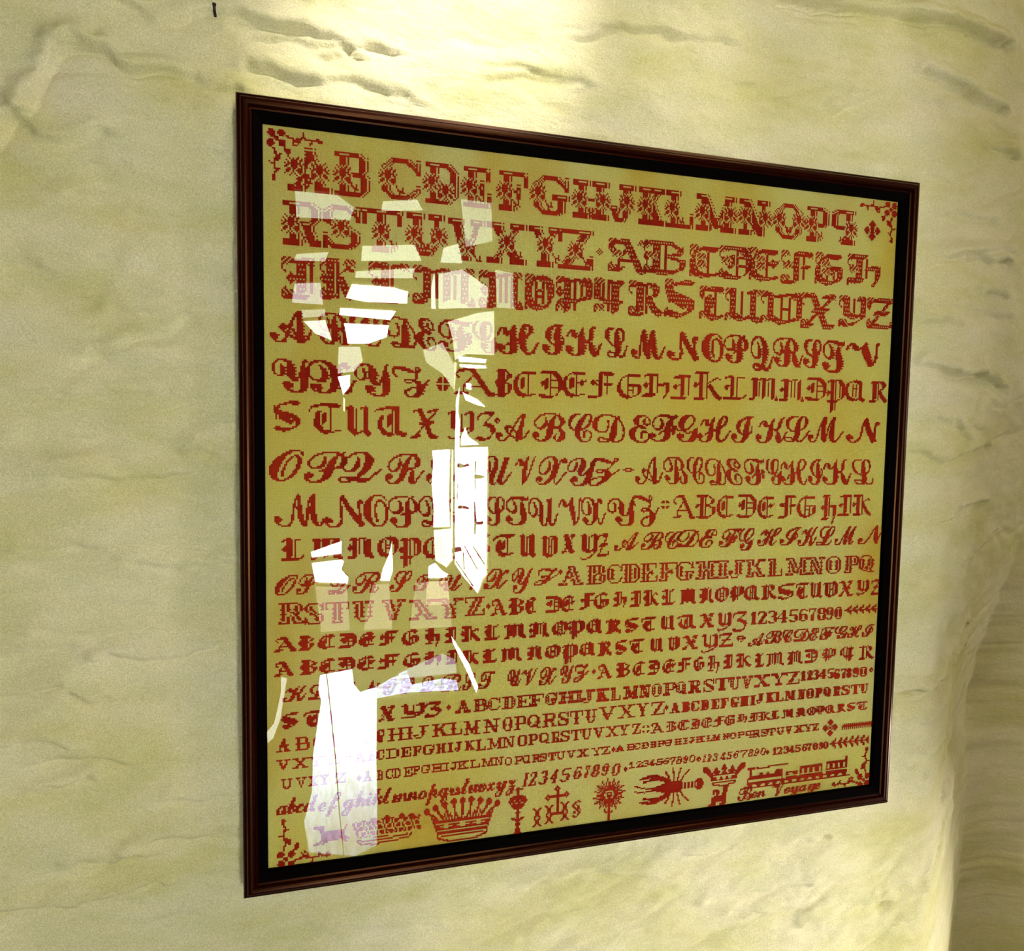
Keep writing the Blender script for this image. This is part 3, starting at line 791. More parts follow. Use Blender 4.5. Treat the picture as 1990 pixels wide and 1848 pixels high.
def ornament(kind, w, h):
    c = Cv(w, h)
    if kind == '*':                     # eight-lobed rosette
        for dx in (-1, 1):
            for dy in (-1, 1):
                c.poly([(c.w / 2 + dx * .6, c.h / 2 + dy * .6), (c.w / 2 + dx * .6, c.h / 2 + dy * c.h * .5), (c.w / 2 + dx * c.w * .36, c.h / 2 + dy * c.h * .42), (c.w / 2 + dx * c.w * .5, c.h / 2 + dy * .6)])
    elif kind == '.':
        c.poly([(c.w / 2, -.3), (c.w + .3, c.h / 2), (c.w / 2, c.h + .3), (-.3, c.h / 2)])
        if c.w > 4: c.a[(np.mgrid[0:c.h, 0:c.w].sum(0) % 2 == 1) & (c.h > 6)] = False
        elif c.w >= 4: c.a[c.h // 2, c.w // 2] = False
    elif kind == '%':                   # four lozenges on a cross
        r = c.w * .19
        for dx, dy in ((0, -1), (1, 0), (0, 1), (-1, 0)):
            x, y = c.w / 2 + dx * c.w * .29, c.h / 2 + dy * c.h * .29
            c.poly([(x - r, y), (x, y - r * 1.1), (x + r, y), (x, y + r * 1.1)])
        c.line(c.w * .4, c.h * .4, c.w * .6, c.h * .6, 1); c.line(c.w * .6, c.h * .4, c.w * .4, c.h * .6, 1)
    elif kind == '#':
        c.poly([(0, c.h / 2), (c.w / 2, 0), (c.w, c.h / 2), (c.w / 2, c.h)])
        c.a[::2, c.w // 3:2 * c.w // 3] = False
    return c

def draw(style, ch, w, h):
    w = max(3, round(w)); h = max(4, round(h))
    if ch in '*.%#': return ornament(ch, w, h)
    st = style[0]
    if st == 'flower': return floral_slab(ch, w, h)
    if st == 'tflower': return floral_textura(ch, w, h)
    if st == 'text': return textura(ch, w, h, style[1])
    if st == 'slab':
        c = slab(ch, w, h, style[1], style[2], style[3], style[4] if len(style) > 4 else 0)
        if len(style) > 5:
            if style[5] == 'hollow': hollow(c)
            if style[5] == 'dots':
                A = np.pad(c.a, 2)
                core = A & np.roll(A, 1, 1) & np.roll(A, -1, 1) & ~np.roll(A, 2, 1) & ~np.roll(A, -2, 1) & np.roll(A, 1, 0) & np.roll(A, -1, 0)
                yy, xx = np.mgrid[0:A.shape[0], 0:A.shape[1]]
                A[core & (yy % 2 == 0)] = False; c.a = A[2:-2, 2:-2]
            if style[5] == 'spur':
                m = c.h // 2
                for i in np.nonzero(c.a[m])[0]:
                    if (i == 0 or not c.a[m, i - 1]) and i > 0: c.a[m, i - 1] = True
                    if i < c.w - 1 and not c.a[m, i + 1]: c.a[m, i + 1] = True
        return c
    if st == 'script':
        g = chr(0x1D49C + ord(ch) - 65) if style[3] == 2 else script_char(ch)
        if style[3] == 2 and ch in 'BEFHILMR': g = {'B': '\u212c', 'E': '\u2130', 'F': '\u2131', 'H': '\u210b', 'I': '\u2110', 'L': '\u2112', 'M': '\u2133', 'R': '\u211b'}[ch]
        c = fontglyph(g, w, h, style[1], style[2], style[3] == 1)
        return feather(c) if len(style) > 4 else c

# style, then the letters with their extents on the sampler
ROWS = [
(('flower',), "A558-646:284-376 B650-720:291-384 C740-817:304-395 D826-892:312-400 E900-954:322-409 F969-1026:329-415 G1037-1109:341-423 H1113-1184:349-432 J1186-1235:360-437 K1242-1297:363-444 L1294-1348:368-449 M1353-1432:375-453 N1437-1498:382-461 O1507-1559:394-467 P1567-1611:398-471 q1615-1663:407-479 %1677-1712:427-467"),
(('flower',), "R550-632:386-475 S628-702:399-489 T700-783:402-494 U790-866:415-503 V872-944:423-507 X946-1024:427-518 Y1028-1093:437-522 Z1085-1155:444-527 .1155-1174:479-500"),
(('tflower',), "A1181-1259:460-534 B1252-1335:467-540 C1339-1398:473-544 D1397-1461:475-550 E1456-1515:481-550 F1518-1583:482-553 G1585-1639:487-558 H1647-1712:496-565"),
(('tflower',), "I546-616:495-585 K620-694:500-589 L715-798:512-594 M802-925:515-594 N931-1019:522-604 O1021-1079:529-604 P1080-1151:536-611 q1154-1216:542-615 R1220-1291:544-615 S1291-1351:541-617 T1360-1411:549-620 U1408-1481:556-628 V1478-1559:561-633 X1557-1627:569-644 Y1629-1682:573-643 Z1684-1737:578-643"),
(('script',.6,.24,0,1), "A524-610:599-673 B618-677 C678-740 D743-810:614-678 E811-848:620-677 F852-918:621-678 G918-965:622-688 H965-1049:622-689 I1055-1098:629-692 K1101-1173:628-692 L1176-1223:637-696 M1227-1294:641-700 N1296-1359:642-704 O1364-1406:647-708 P1407-1456:648-706 Q1458-1503:652-723 R1501-1560:657-715 S1562-1597:661-715 T1598-1641:663-726 V1644-1710:661-714"),
(('script',.6,.24,0,1), "Y527-597:694-763 X595-692:702-773 Y687-757:704-772 Z760-834:710-772 *848-875:733-759"),
(('text',3.4), "A880-967:719-774 B963-997:719-774 C998-1044:719-773 D1045-1092:721-775 E1094-1142:718-772 F1141-1198:719-772 G1199-1246:721-775 H1248-1301:719-774 I1300-1343:720-774 K1346-1405:720-776 L1404-1454:723-778 M1453-1511:727-781 N1513-1563:730-781 D1563-1607:734-784 P1606-1642:737-804 Q1641-1683:737-785 R1687-1726:738-782"),
(('text',3.4), "S528-588:779-844 T596-666:781-845 U670-724:791-847 t727-792:791-851 X796-856:795-853 Y867-920 z925-963:799-858 .961-971:812-823"),
(('script',.35,.30,0), "A964-1033:803-857 B1036-1101:803-861 C1104-1150:803-858 D1152-1215:805-860 E1221-1264:804-858 F1261-1318:804-855 G1300-1355:804-856 H1355-1421:807-859 I1421-1464:806-860 K1469-1532:809-862 L1525-1575:809-858 M1571-1642:810-859 N1645-1710:811-862"),
(('script',.15,.30,0), "O523-591:876-937 P592-677:877-939 Q658-745:877-937 R749-825:882-942 S828-875 T880-930 U935-997:887-945 V1000-1040:887-941 X1041-1101:888-944 Y1103-1162:887-943 Z1145-1209:889-945 #1209-1232:907-921"),
(('script',.6,.10,2), "A1236-1289:889-942 B1290-1339 C1335-1370:889-942 D1370-1411:889-945 E1412-1445:890-941 F1446-1487:893-944 G1489-1520:890-942 H1518-1569:892-942 I1571-1599:893-942 K1600-1656:892-942 L1656-1698:893-942"),
(('script',.6,.10,2), "M532-627:957-1025 N628-708:961-1022 O707-755:962-1023 P753-812:962-1026 Q813-865:964-1022 R870-940 S944-980:965-1024 T982-1025:966-1023 U1026-1085:966-1025 V1085-1129:966-1023 X1129-1177:966-1023 Y1180-1233:961-1018 Z1227-1280:961-1016 *1285-1302:972-988"),
(('text',2.8), "A1305-1352:959-1011 B1352-1392:962-1010 C1393-1427:962-1006 D1429-1470:962-1008 E1472-1506:963-1008 F1509-1548:962-1006 G1550-1586:963-1008 H1593-1624:963-1018 I1626-1656:959-999 K1657-1695:960-1003"),
(('text',3.4), "L544-595:1042-1094 M600-664:1043-1086 N672-728:1042-1087 O732-774:1041-1087 P775-819:1041-1103 Q821-870 R876-922 S925-953:1040-1084 T956-1002:1039-1083 U1008-1046:1037-1081 V1050-1083:1039-1090 X1090-1122:1035-1076 Y1125-1160:1035-1092 Z1159-1187:1035-1083"),
(('script',.0,.12,2), "A1195-1242:1033-1067 B1246-1290:1034-1070 C1291-1321:1030-1065 D1316-1359:1030-1068 E1359-1393:1028-1066 F1398-1441:1028-1066 G1437-1466:1031-1071 H1472-1518:1027-1067 I1517-1558:1025-1060 K1550-1589:1025-1057 L1587-1623:1024-1059 M1622-1664:1022-1061 N1667-1720:1021-1059"),
(('script',.0,.12,2), "O534-578:1113-1155 P575-615:1116-1156 Q637-681:1115-1158 R685-740:1108-1153 S757-801:1108-1153 T804-845:1116-1150 U854-898:1115-1148 V900-947:1108-1148 X940-990:1106-1146 Y995-1035:1103-1155 Z1037-1085:1102-1137 .1086-1093:1107-1117"),
(('slab',5,1,2,0,'hollow'), "A1086-1134:1098-1138 B1139-1176:1096-1136 C1180-1209:1095-1136 D1211-1245:1095-1133 E1245-1280:1093-1132 F1281-1316:1092-1132 G1313-1348:1091-1128 H1351-1392:1089-1126 I1393-1415:1087-1125 J1416-1447:1086-1123 K1451-1489:1085-1122 L1493-1522:1085-1121 M1527-1570:1083-1118 N1570-1603:1082-1118 O1605-1635:1080-1117 P1640-1669:1078-1115 Q1670-1700:1077-1119"),
(('slab',5,1,2,0,'hollow'), "R541-592:1170-1216 S593-631:1170-1215 T633-678:1168-1211 U685-728:1167-1210 V743-791:1165-1204 X795-849:1164-1203 Y851-902:1162-1202 Z904-942:1157-1200 .944-951:1172-1181"),
(('text',2.7), "A953-987:1159-1195 B990-1020:1159-1195 C1021-1046:1158-1187 D1057-1090:1158-1195 E1090-1119:1154-1183 F1123-1155:1153-1192 G1154-1184:1153-1184 H1190-1216:1150-1185 I1220-1247:1148-1180 K1251-1283:1147-1184 L1285-1316:1146-1184 M1319-1352:1143-1174 N1358-1387:1142-1173 O1390-1417:1141-1171 P1418-1446:1139-1173 Q1447-1477:1139-1167 R1477-1509:1136-1167 S1510-1544:1133-1171 T1544-1572:1132-1160 U1572-1600:1131-1165 V1600-1629:1130-1160 X1629-1659:1128-1160 Y1664-1690:1124-1161 Z1691-1713:1122-1153"),
(('text',3.0), "A533-580:1232-1268 B581-613:1233-1265 C616-653:1232-1264 D658-695:1228-1262 E697-730:1226-1260 F733-775:1225-1258 G780-816:1225-1254 H823-855:1221-1260 I860-889:1218-1254 K894-935:1216-1247 L938-973:1214-1247 M977-1023:1211-1242 N1026-1069:1208-1242 O1072-1102:1207-1237 P1104-1137:1206-1243 Q1140-1173:1204-1233 R1175-1209:1201-1230 S1212-1242:1195-1227 T1245-1276:1197-1224 U1282-1314:1195-1224 t1317-1357:1191-1220 X1357-1388:1190-1218 Y1393-1422:1189-1228 z1422-1454:1184-1228"),
(('slab',3,1,1,0), "1@1459-1471:1188-1215 2@1474-1491:1187-1213 3@1492-1509:1186-1211 4@1510-1531:1184-1211 5@1533-1551:1183-1208 6@1553-1570:1182-1207 7@1572-1587:1181-1208 8@1588-1604:1180-1206 9@1606-1621:1179-1204 0@1623-1638:1178-1202"),
(('text',2.8), "A533-574:1282-1313 B582-617:1279-1312 C619-653:1279-1310 D655-692:1278-1308 E695-730:1275-1306 F731-777:1271-1304 G783-818:1269-1300 H823-856:1266-1303 I863-892:1264-1296 K897-933:1262-1291 L936-970:1259-1287 M972-1014:1257-1286 N1023-1054:1252-1284 O1059-1090:1250-1279 P1092-1123:1248-1290 Q1127-1161:1247-1274 R1160-1192:1244-1273 S1193-1218:1240-1271 T1222-1254:1239-1266 U1261-1289:1238-1265 V1295-1322:1237-1263 X1323-1357:1235-1266 Y1360-1395:1233-1273 Z1395-1427:1230-1259 #1430-1452:1233-1249"),
(('script',.1,.12,2), "A1454-1486:1227-1253 B1487-1519:1227-1253 C1521-1541:1225-1249 D1542-1572:1221-1249 E1573-1592:1220-1244 F1593-1621:1219-1243 G1622-1647:1214-1242 H1647-1676:1213-1237 I1676-1700:1212-1237"),
(('script',.1,.12,2), "K549-596:1332-1365 L600-634:1329-1362 M638-690:1325-1356 N700-740:1320-1353 O745-770:1318-1352 P776-804:1317-1350 Q816-848:1312-1347 R853-896:1308-1345 S900-924:1306-1341 T930-962:1303-1338 U986-1012:1300-1335 V1014-1046:1297-1332 X1047-1080:1295-1330 Y1088-1114:1292-1330 Z1116-1147:1290-1320 .1151-1158:1300-1309"),
(('text',2.5), "A1160-1191:1288-1320 B1197-1225:1285-1318 C1229-1256:1285-1313 D1258-1283:1285-1318 E1286-1312:1282-1311 F1314-1345:1280-1308 G1347-1368:1278-1308 H1373-1399:1273-1311 I1402-1424:1272-1304 K1429-1459:1270-1299 L1465-1487:1268-1297 M1488-1525:1266-1294 N1529-1561:1263-1291 D1562-1590:1261-1288 P1598-1624:1256-1286 q1632-1661:1254-1285 R1667-1698:1249-1276"),
(('text',3.4), "S546-582:1382-1418 T586-632:1380-1415 U636-675 V682-722 X731-770:1367-1403 Y775-823:1365-1402 z822-858:1363-1393 .868-877:1370-1381"),
(('slab',3,1,2,0,'dots'), "A884-914:1362-1391 B920-946:1359-1387 C948-971:1356-1385 D974-1000:1353-1380 E1004-1031:1351-1377 F1032-1058 G1059-1083:1344-1372 H1086-1118:1341-1369 I1119-1132 J1130-1158:1337-1364 K1159-1184:1335-1362 L1187-1206:1333-1360 M1210-1240:1331-1357 N1242-1263:1329-1355 O1266-1285:1326-1353 P1288-1313:1325-1351 Q1315-1335:1323-1349 R1338-1364:1321-1348 S1368-1389:1319-1346 T1389-1415:1318-1342 U1417-1439:1315-1340 V1442-1465:1312-1337 X1467-1498:1309-1336 Y1499-1528:1307-1333 Z1529-1555:1304-1331"),
(('slab',3,1,1,0), "1@1556-1566:1304-1325 2@1568-1579:1303-1323 3@1580-1592:1302-1322 4@1592-1607:1301-1321 5@1608-1620:1299-1320 6@1621-1633:1298-1319 7@1634-1644:1298-1318 8@1645-1656:1297-1316 9@1658-1670:1297-1316 0@1672-1685:1296-1315 .1690-1697:1298-1306"),
(('slab',2,1,1,0,'spur'), "A535-562:1432-1462 B573-602:1428-1459 CDEF@605-732 G733-747 H752-786:1410-1441 I789-802 J803-834 K838-872:1406-1436 L873-897 M901-935:1400-1427 N940-972:1396-1423 O977-996:1393-1421 P998-1021:1392-1417 Q1024-1050:1389-1416 R1053-1082:1385-1413 S1086-1106:1380-1408 T1107-1133:1377-1405 U1136-1161:1375-1403 V1164-1198:1371-1400 X1201-1234:1369-1398 Y1238-1263:1366-1394 Z1265-1292:1363-1391 .1292-1299:1369-1378"),
(('slab',3,1,1,0), "A1301-1322:1364-1386 B1325-1341:1362-1384 C1343-1360:1361-1382 D1362-1379:1359-1381 EFGH@1381-1456 IJ@1457-1486 KLM@1487-1547 NOPQRS@1549-1652 T1653-1671:1330-1350 U1672-1688:1327-1349"),
(('slab',1.6,1,1,0), "V537-566:1474-1497 X568-598:1473-1498 Y600-630 Z640-662 *668-682:1460-1472 A688-712 B714-732 C733-749 D751-776:1452-1477 E780-799 F802-820 G822-844:1448-1470 H847-868 I871-883 J885-900 K903-923:1440-1461 L925-945 M946-975:1435-1456 N977-1002 O1006-1025:1430-1451 P1028-1045 Q1047-1067:1425-1448 R1071-1089 S1090-1107 T1109-1128:1418-1440 U1131-1150 V1152-1175 X1177-1201 Y1203-1225:1408-1431 Z1229-1246:1404-1428 *1249-1264:1408-1422"),
(('text',1.7), "A1264-1291:1401-1425 B1296-1314:1398-1419 C1316-1338 D1342-1360:1396-1416 E1362-1382 F1386-1408:1392-1411 G1409-1428 H1433-1453:1386-1411 I1455-1474 K1475-1498:1383-1402 L1497-1515 M1520-1544:1378-1398 N1546-1565 O1567-1585:1374-1394 P1586-1602 Q1603-1624 R1626-1645:1367-1387 S1645-1661 T1664-1686:1360-1380"),
(('slab',1,1,1,0), "U545-568:1512-1535 V575-596:1508-1531 XY@598-640 Z650-670 .694-702:1505-1515 A706-725:1496-1519 B733-745:1489-1515 C749-764:1492-1512 D765-780 E783-799 F803-818 G820-836:1488-1504 H839-861 I862-873 J874-887 K889-912:1478-1496 L915-934 M935-958 N961-980 O982-996 P999-1014:1468-1485 Q1015-1032 R1034-1049 S1051-1064:1465-1481 T1065-1080 U1082-1100 V1102-1120 X1122-1145:1454-1472 Y1148-1167 Z1168-1184:1448-1467 .1189-1197:1451-1459"),
(('slab',1,1,1,0,'spur'), "A1197-1213:1447-1463 B1217-1232 C1233-1246 D1247-1262 E1264-1276 F1278-1291 G1293-1308:1436-1450 H1310-1325 I1327-1336 J1338-1350 K1352-1370 L1372-1384 M1385-1400:1425-1439 N1404-1417 O1418-1432:1423-1437 P1434-1448 q1448-1462 R1463-1479:1418-1432 S1479-1492 T1493-1508 U1510-1525 V1526-1539 X1543-1562 Y1562-1578 Z1580-1593:1403-1420"),
(('slab',2,1,1,.22), "1@1014-1028:1501-1529 2@1026-1046:1500-1527 3@1046-1067:1498-1525 4@1067-1087:1497-1523 5@1088-1110:1492-1520 6@1113-1132:1490-1518 7@1133-1148:1488-1516 8@1149-1169:1486-1512 9@1168-1186:1484-1510 0@1188-1208:1482-1507 .1212-1220:1490-1498"),
(('slab',1,1,1,.1), "1@1223-1235:1481-1496 2@1236-1247:1479-1494 3@1248-1259 4@1260-1273 5@1274-1287 6@1288-1300 7@1300-1315 8@1315-1327 9@1328-1338:1469-1484 0@1340-1351:1467-1482 .1353-1361:1470-1478"),
(('slab',1,1,1,.15), "1@1365-1374:1464-1479 2@1375-1384 3@1385-1397 4@1398-1411 5@1412-1424 6@1425-1436 7@1437-1454 8@1455-1466 9@1466-1476 0@1477-1488:1452-1467 .1489-1496:1456-1464"),
(('slab',1.6,1,1,0), "1@1502-1510:1452-1466 2@1511-1522 3@1523-1533 4@1534-1545 5@1546-1557 6@1558-1568 7@1569-1578 8@1580-1590 9@1591-1600 0@1601-1612:1439-1454"),
]

picture = bpy.data.objects.new('framed_sampler', None); link(picture)
picture.location = (0, 0, Z0)
picture['label'] = 'dark mahogany framed red cross-stitch alphabet sampler hanging on rough plaster wall'
picture['category'] = 'framed needlework'

# linen sheet: softly uneven
def build_linen():
    xs = np.linspace(0.016, WD - 0.016, 120); zs = np.linspace(0.016, HH - 0.016, 120)
    X, Z = np.meshgrid(xs, zs)
    Y = YLIN + 0.0004 + 0.0006 * vnoise(X, Z, 51, 9, 5)
    V = np.stack([X, Y, Z], -1).reshape(-1, 3)
    idx = np.arange(120 * 120).reshape(120, 120)
    F = np.stack([idx[:-1, :-1], idx[:-1, 1:], idx[1:, 1:], idx[1:, :-1]], -1).reshape(-1, 4)
    return mesh_obj('linen', V, [tuple(map(int, f)) for f in F], LINEN, picture, True)
linen = build_linen()

def stitch_mesh(name, cells, ox, oy):
    """cells: bool array; every stitch is a small raised cushion sharing its corner holes with its neighbours"""
    js, is_ = np.nonzero(cells)
    if len(js) == 0: return None
    h, w = cells.shape
    key = lambda j, i: j * (w + 1) + i
    used = {}
    verts = []; faces = []
    def corner(j, i):
        k = key(j, i)
        if k not in used:
            used[k] = len(verts)
            verts.append((LX0 + (ox + i) * CELL, YLIN - 0.00005, LZ1 - (oy + j) * CELL))
        return used[k]
    for j, i in zip(js, is_):
        a, b, c_, d = corner(j, i), corner(j, i + 1), corner(j + 1, i + 1), corner(j + 1, i)
        m = len(verts)
        verts.append((LX0 + (ox + i + .5) * CELL, YLIN - 0.00055, LZ1 - (oy + j + .5) * CELL))
        faces += [(a, m, b), (b, m, c_), (c_, m, d), (d, m, a)]
    me = bpy.data.meshes.new(name)
    me.from_pydata(verts, [], faces); me.materials.append(THREAD)
    return me

ITEMS = []      # (area, kind, cells, ox, oy)
def add_item(kind, c, ox, oy, n=None):
    ITEMS.append((int(c.a.sum()), kind, c.a, int(round(ox)), int(round(oy))))

NARROW = {'I': .55, '1': .6, 'J': .8, 'M': 1.25, '.': .5, '*': .9, 'i': .5, 'l': .5, 'm': 1.5}
TOK = re.compile(r'([A-Za-z0-9*.%#]+?)@?(\d+(?:\.\d+)?)-(\d+(?:\.\d+)?)(?::(\d+(?:\.\d+)?)-(\d+(?:\.\d+)?))?$')
def layout(style, data):
    toks = []
    for t in data.split():
        if '@' in t:
            chars, rest = t.split('@'); 
        else:
            chars, rest = t[0], t[1:]
        xr, _, yr = rest.partition(':')
        x0, x1 = map(float, xr.split('-'))
        ys = tuple(map(float, yr.split('-'))) if yr else None
        if len(chars) > 1:
            wts = [NARROW.get(ch, 1.0) for ch in chars]; tot = sum(wts); x = x0; gap = 0.06
            for k, (ch, wt) in enumerate(zip(chars, wts)):
                wd = (x1 - x0) * wt / tot
                # foreshortening: letters get narrower to the right
                toks.append((ch, x + wd * gap, x + wd * (1 - gap), ys if (k in (0,) and ys) else None))
                x += wd
        else:
            toks.append((chars, x0, x1, ys))
    tops, bots = [], []
    for ch, x0, x1, ys in toks:
        if ys and ch not in '*.%#':
            yt, yb = ys
            down = (yt + yb) / 2 < 875
            tops.append((fab((x0 + x1) / 2, yt)[0], fab(x0 if down else x1, yt)[1]))
            bots.append((fab((x0 + x1) / 2, yb)[0], fab(x1 if down else x0, yb)[1]))
    def fit(P):
        P = np.array(P)
        if len(P) < 3: return np.array([0, np.mean(P[:, 1])])
        r = np.polyfit(P[:, 0], P[:, 1], 1)
        res = P[:, 1] - np.polyval(r, P[:, 0])
        ok = np.abs(res) <= max(1.2, 1.5 * np.median(np.abs(res)))
        if ok.sum() >= 2: r = np.polyfit(P[ok, 0], P[ok, 1], 1 if ok.sum() > 2 else 0)
        return r if len(r) == 2 else np.array([0, r[0]])
    ft, fb = fit(tops), fit(bots)
    for ch, x0, x1, ys in toks:
        ym = 900
        if ys: ym = sum(ys) / 2
        else:
            # row height at this place, from the fit
            u = fab((x0 + x1) / 2, 900)[0]
            v = (np.polyval(ft, u) + np.polyval(fb, u)) / 2
            lo, hi = 150, 1750
            for _ in range(30):
                ym = (lo + hi) / 2
                if fab((x0 + x1) / 2, ym)[1] < v: lo = ym
                else: hi = ym
        u0, u1 = fab(x0, ym)[0], fab(x1, ym)[0]
        uc = (u0 + u1) / 2
        t, b = np.polyval(ft, uc), np.polyval(fb, uc)
        if ys:
            yt, yb = ys; down = ym < 875
            tt, bb = fab(x0 if down else x1, yt)[1], fab(x1 if down else x0, yb)[1]
            if ch in '*.%#':
                t, b = fab((x0 + x1) / 2, yt)[1], fab((x0 + x1) / 2, yb)[1]
            else:
                if abs(tt - t) > 2.5: t = tt
                if abs(bb - b) > 2.5: b = bb
        elif ch in '.*':
            m_c = (t + b) / 2; hw = (u1 - u0) / 2; t, b = m_c - hw, m_c + hw
        ox, oy = round(u0), round(t)
        pad = 3 if style[0] == 'flower' and ch not in '*.%#' else 0
        c = draw(style, ch, u1 - u0 + 2 * pad, b - t)
        kind = 'ornament' if ch in '*.%#' else ('numeral' if ch.isdigit() else 'letter')
        add_item(kind, c, ox - pad, oy)

for st, data in ROWS:
    layout(st, data)

# ---- pictorial motifs; coordinates are stitches inside the motif's own box
def mbox(x0, x1, yt, yb):          # yt, yb read at the middle of the motif
    xc = (x0 + x1) / 2
    t = fab(xc, yt)[1]; b = fab(xc, yb)[1]
    u0, u1 = fab(x0, (yt + yb) / 2)[0], fab(x1, (yt + yb) / 2)[0]
    return Cv(u1 - u0, b - t), u0, t

def motif(name, x0, x1, yt, yb, fn):
    c, ox, oy = mbox(x0, x1, yt, yb)
    W, Hh = c.w, c.h
    c.X = lambda f: f * W
    c.Y = lambda f: f * Hh
    fn(c, W, Hh)
    add_item(name, c, ox, oy)

def corner(fx, fy):
    def f(c, W, Hh):
        X = lambda a: a * W if not fx else W - a * W
        Y = lambda a: a * Hh if not fy else Hh - a * Hh
        r = W * .07; LW = max(1.0, W * .034)
        for a, b in ((.08, .08), (.26, .06), (.07, .27), (.27, .26)):
            c.disk(X(a), Y(b), r, r)
        c.disk(X(.17), Y(.17), r * .7, r * .7, False); c.disk(X(.17), Y(.17), 1.6)
        c.poly([(X(.30), Y(.33)), (X(.42), Y(.36)), (X(.40), Y(.50)), (X(.32), Y(.44))])
        # trailing sprays along both edges
        c.pl([(X(.34), Y(.12)), (X(.50), Y(.17)), (X(.66), Y(.12)), (X(.80), Y(.16)), (X(.93), Y(.12))], LW)
        c.pl([(X(.50), Y(.17)), (X(.46), Y(.26))], LW); c.pl([(X(.66), Y(.12)), (X(.64), Y(.03))], LW * .8); c.pl([(X(.60), Y(.15)), (X(.56), Y(.24)), (X(.5), Y(.28))], LW * .8)
        c.pl([(X(.80), Y(.16)), (X(.78), Y(.24))], LW * .8); c.disk(X(.95), Y(.16), LW * 1.3); c.disk(X(.55), Y(.19), LW * 1.4, LW)
        c.pl([(X(.12), Y(.36)), (X(.17), Y(.50)), (X(.12), Y(.66)), (X(.16), Y(.80)), (X(.10), Y(.93))], LW)
        c.pl([(X(.17), Y(.50)), (X(.26), Y(.46))], LW); c.pl([(X(.12), Y(.66)), (X(.03), Y(.64))], LW * .8); c.pl([(X(.15), Y(.60)), (X(.24), Y(.56)), (X(.24), Y(.5))], LW * .8)
        c.pl([(X(.16), Y(.80)), (X(.22), Y(.76))], LW * .8); c.disk(X(.12), Y(.95), LW * 1.3); c.disk(X(.19), Y(.55), LW, LW * 1.4)
    return f
motif('corner_spray', 519, 628, 256, 356, corner(0, 0))
motif('corner_spray', 1669, 1741, 391, 471, corner(1, 0))
motif('corner_spray', 537, 641, 1588, 1682, corner(0, 1))
motif('corner_spray', 1619, 1692, 1456, 1531, corner(1, 1))

def hound(c, W, Hh):
    b = Hh * .58
    c.poly([(W * .26, b - 4), (W * .5, b - 3), (W * .84, b - 4), (W * .88, b + 1), (W * .7, b + 3), (W * .4, b + 4), (W * .26, b + 3)])
    c.poly([(W * .14, b - 8), (W * .30, b - 9), (W * .36, b - 2), (W * .26, b)])
    c.line(W * .08, b - 7, W * .18, b - 7, 2)
    c.pl([(W * .26, b - 8), (W * .34, b - 12), (W * .50, b - 14)]); c.pl([(W * .34, b - 12), (W * .34, b - 16)]); c.pl([(W * .42, b - 13), (W * .44, b - 17)])
    c.pl([(W * .30, b + 2), (W * .14, b + 5), (W * .02, b + 6)], 1.5); c.pl([(W * .36, b + 3), (W * .2, b + 8), (W * .08, b + 11)], 1.2)
    c.pl([(W * .80, b + 1), (W * .90, b + 5), (W * .98, b + 9)], 1.5); c.pl([(W * .84, b), (W * .96, b + 3)], 1.2)
    c.pl([(W * .86, b - 3), (W * .93, b - 6)])
motif('running_stag', 606, 680, 1603, 1640, hound)

def coronet_tilt(c, W, Hh):
    c.poly([(0, Hh * .22), (W * .1, Hh * .12), (W * .93, Hh * .12), (W, Hh * .2), (W * .92, Hh * .6), (W * .84, Hh * .72), (W * .12, Hh * .76), (W * .06, Hh * .6)])
    for k in range(6):
        x = W * (.13 + k * .145)
        c.line(x, Hh * .2, x - W * .04, Hh * .68, 1, None, False)
    for r_ in range(3):
        for k in range(7):
            x, y = W * (.1 + k * .135 + r_ * .03), Hh * (.26 + r_ * .16)
            c.disk(x, y, W * .045 + .5, None, False); c.disk(x, y, W * .036)
    for k, (fx, fy) in enumerate([(.3, .08), (.5, .05), (.72, .06), (.86, .08)]):
        c.disk(W * fx, Hh * fy + 2, W * .045)
    c.line(W * .1, Hh * .72, W * .82, Hh * .7, 1, None, False)
    c.pl([(W * .08, Hh * .78), (W * .2, Hh * .84), (W * .5, Hh * .83), (W * .8, Hh * .76)])
    c.pl([(W * .07, Hh * .78), (W * .1, Hh * .9), (W * .3, Hh * .96), (W * .6, Hh * .93), (W * .82, Hh * .86), (W * .86, Hh * .76)])
motif('coronet_motif', 684, 817, 1582, 1641, coronet_tilt)

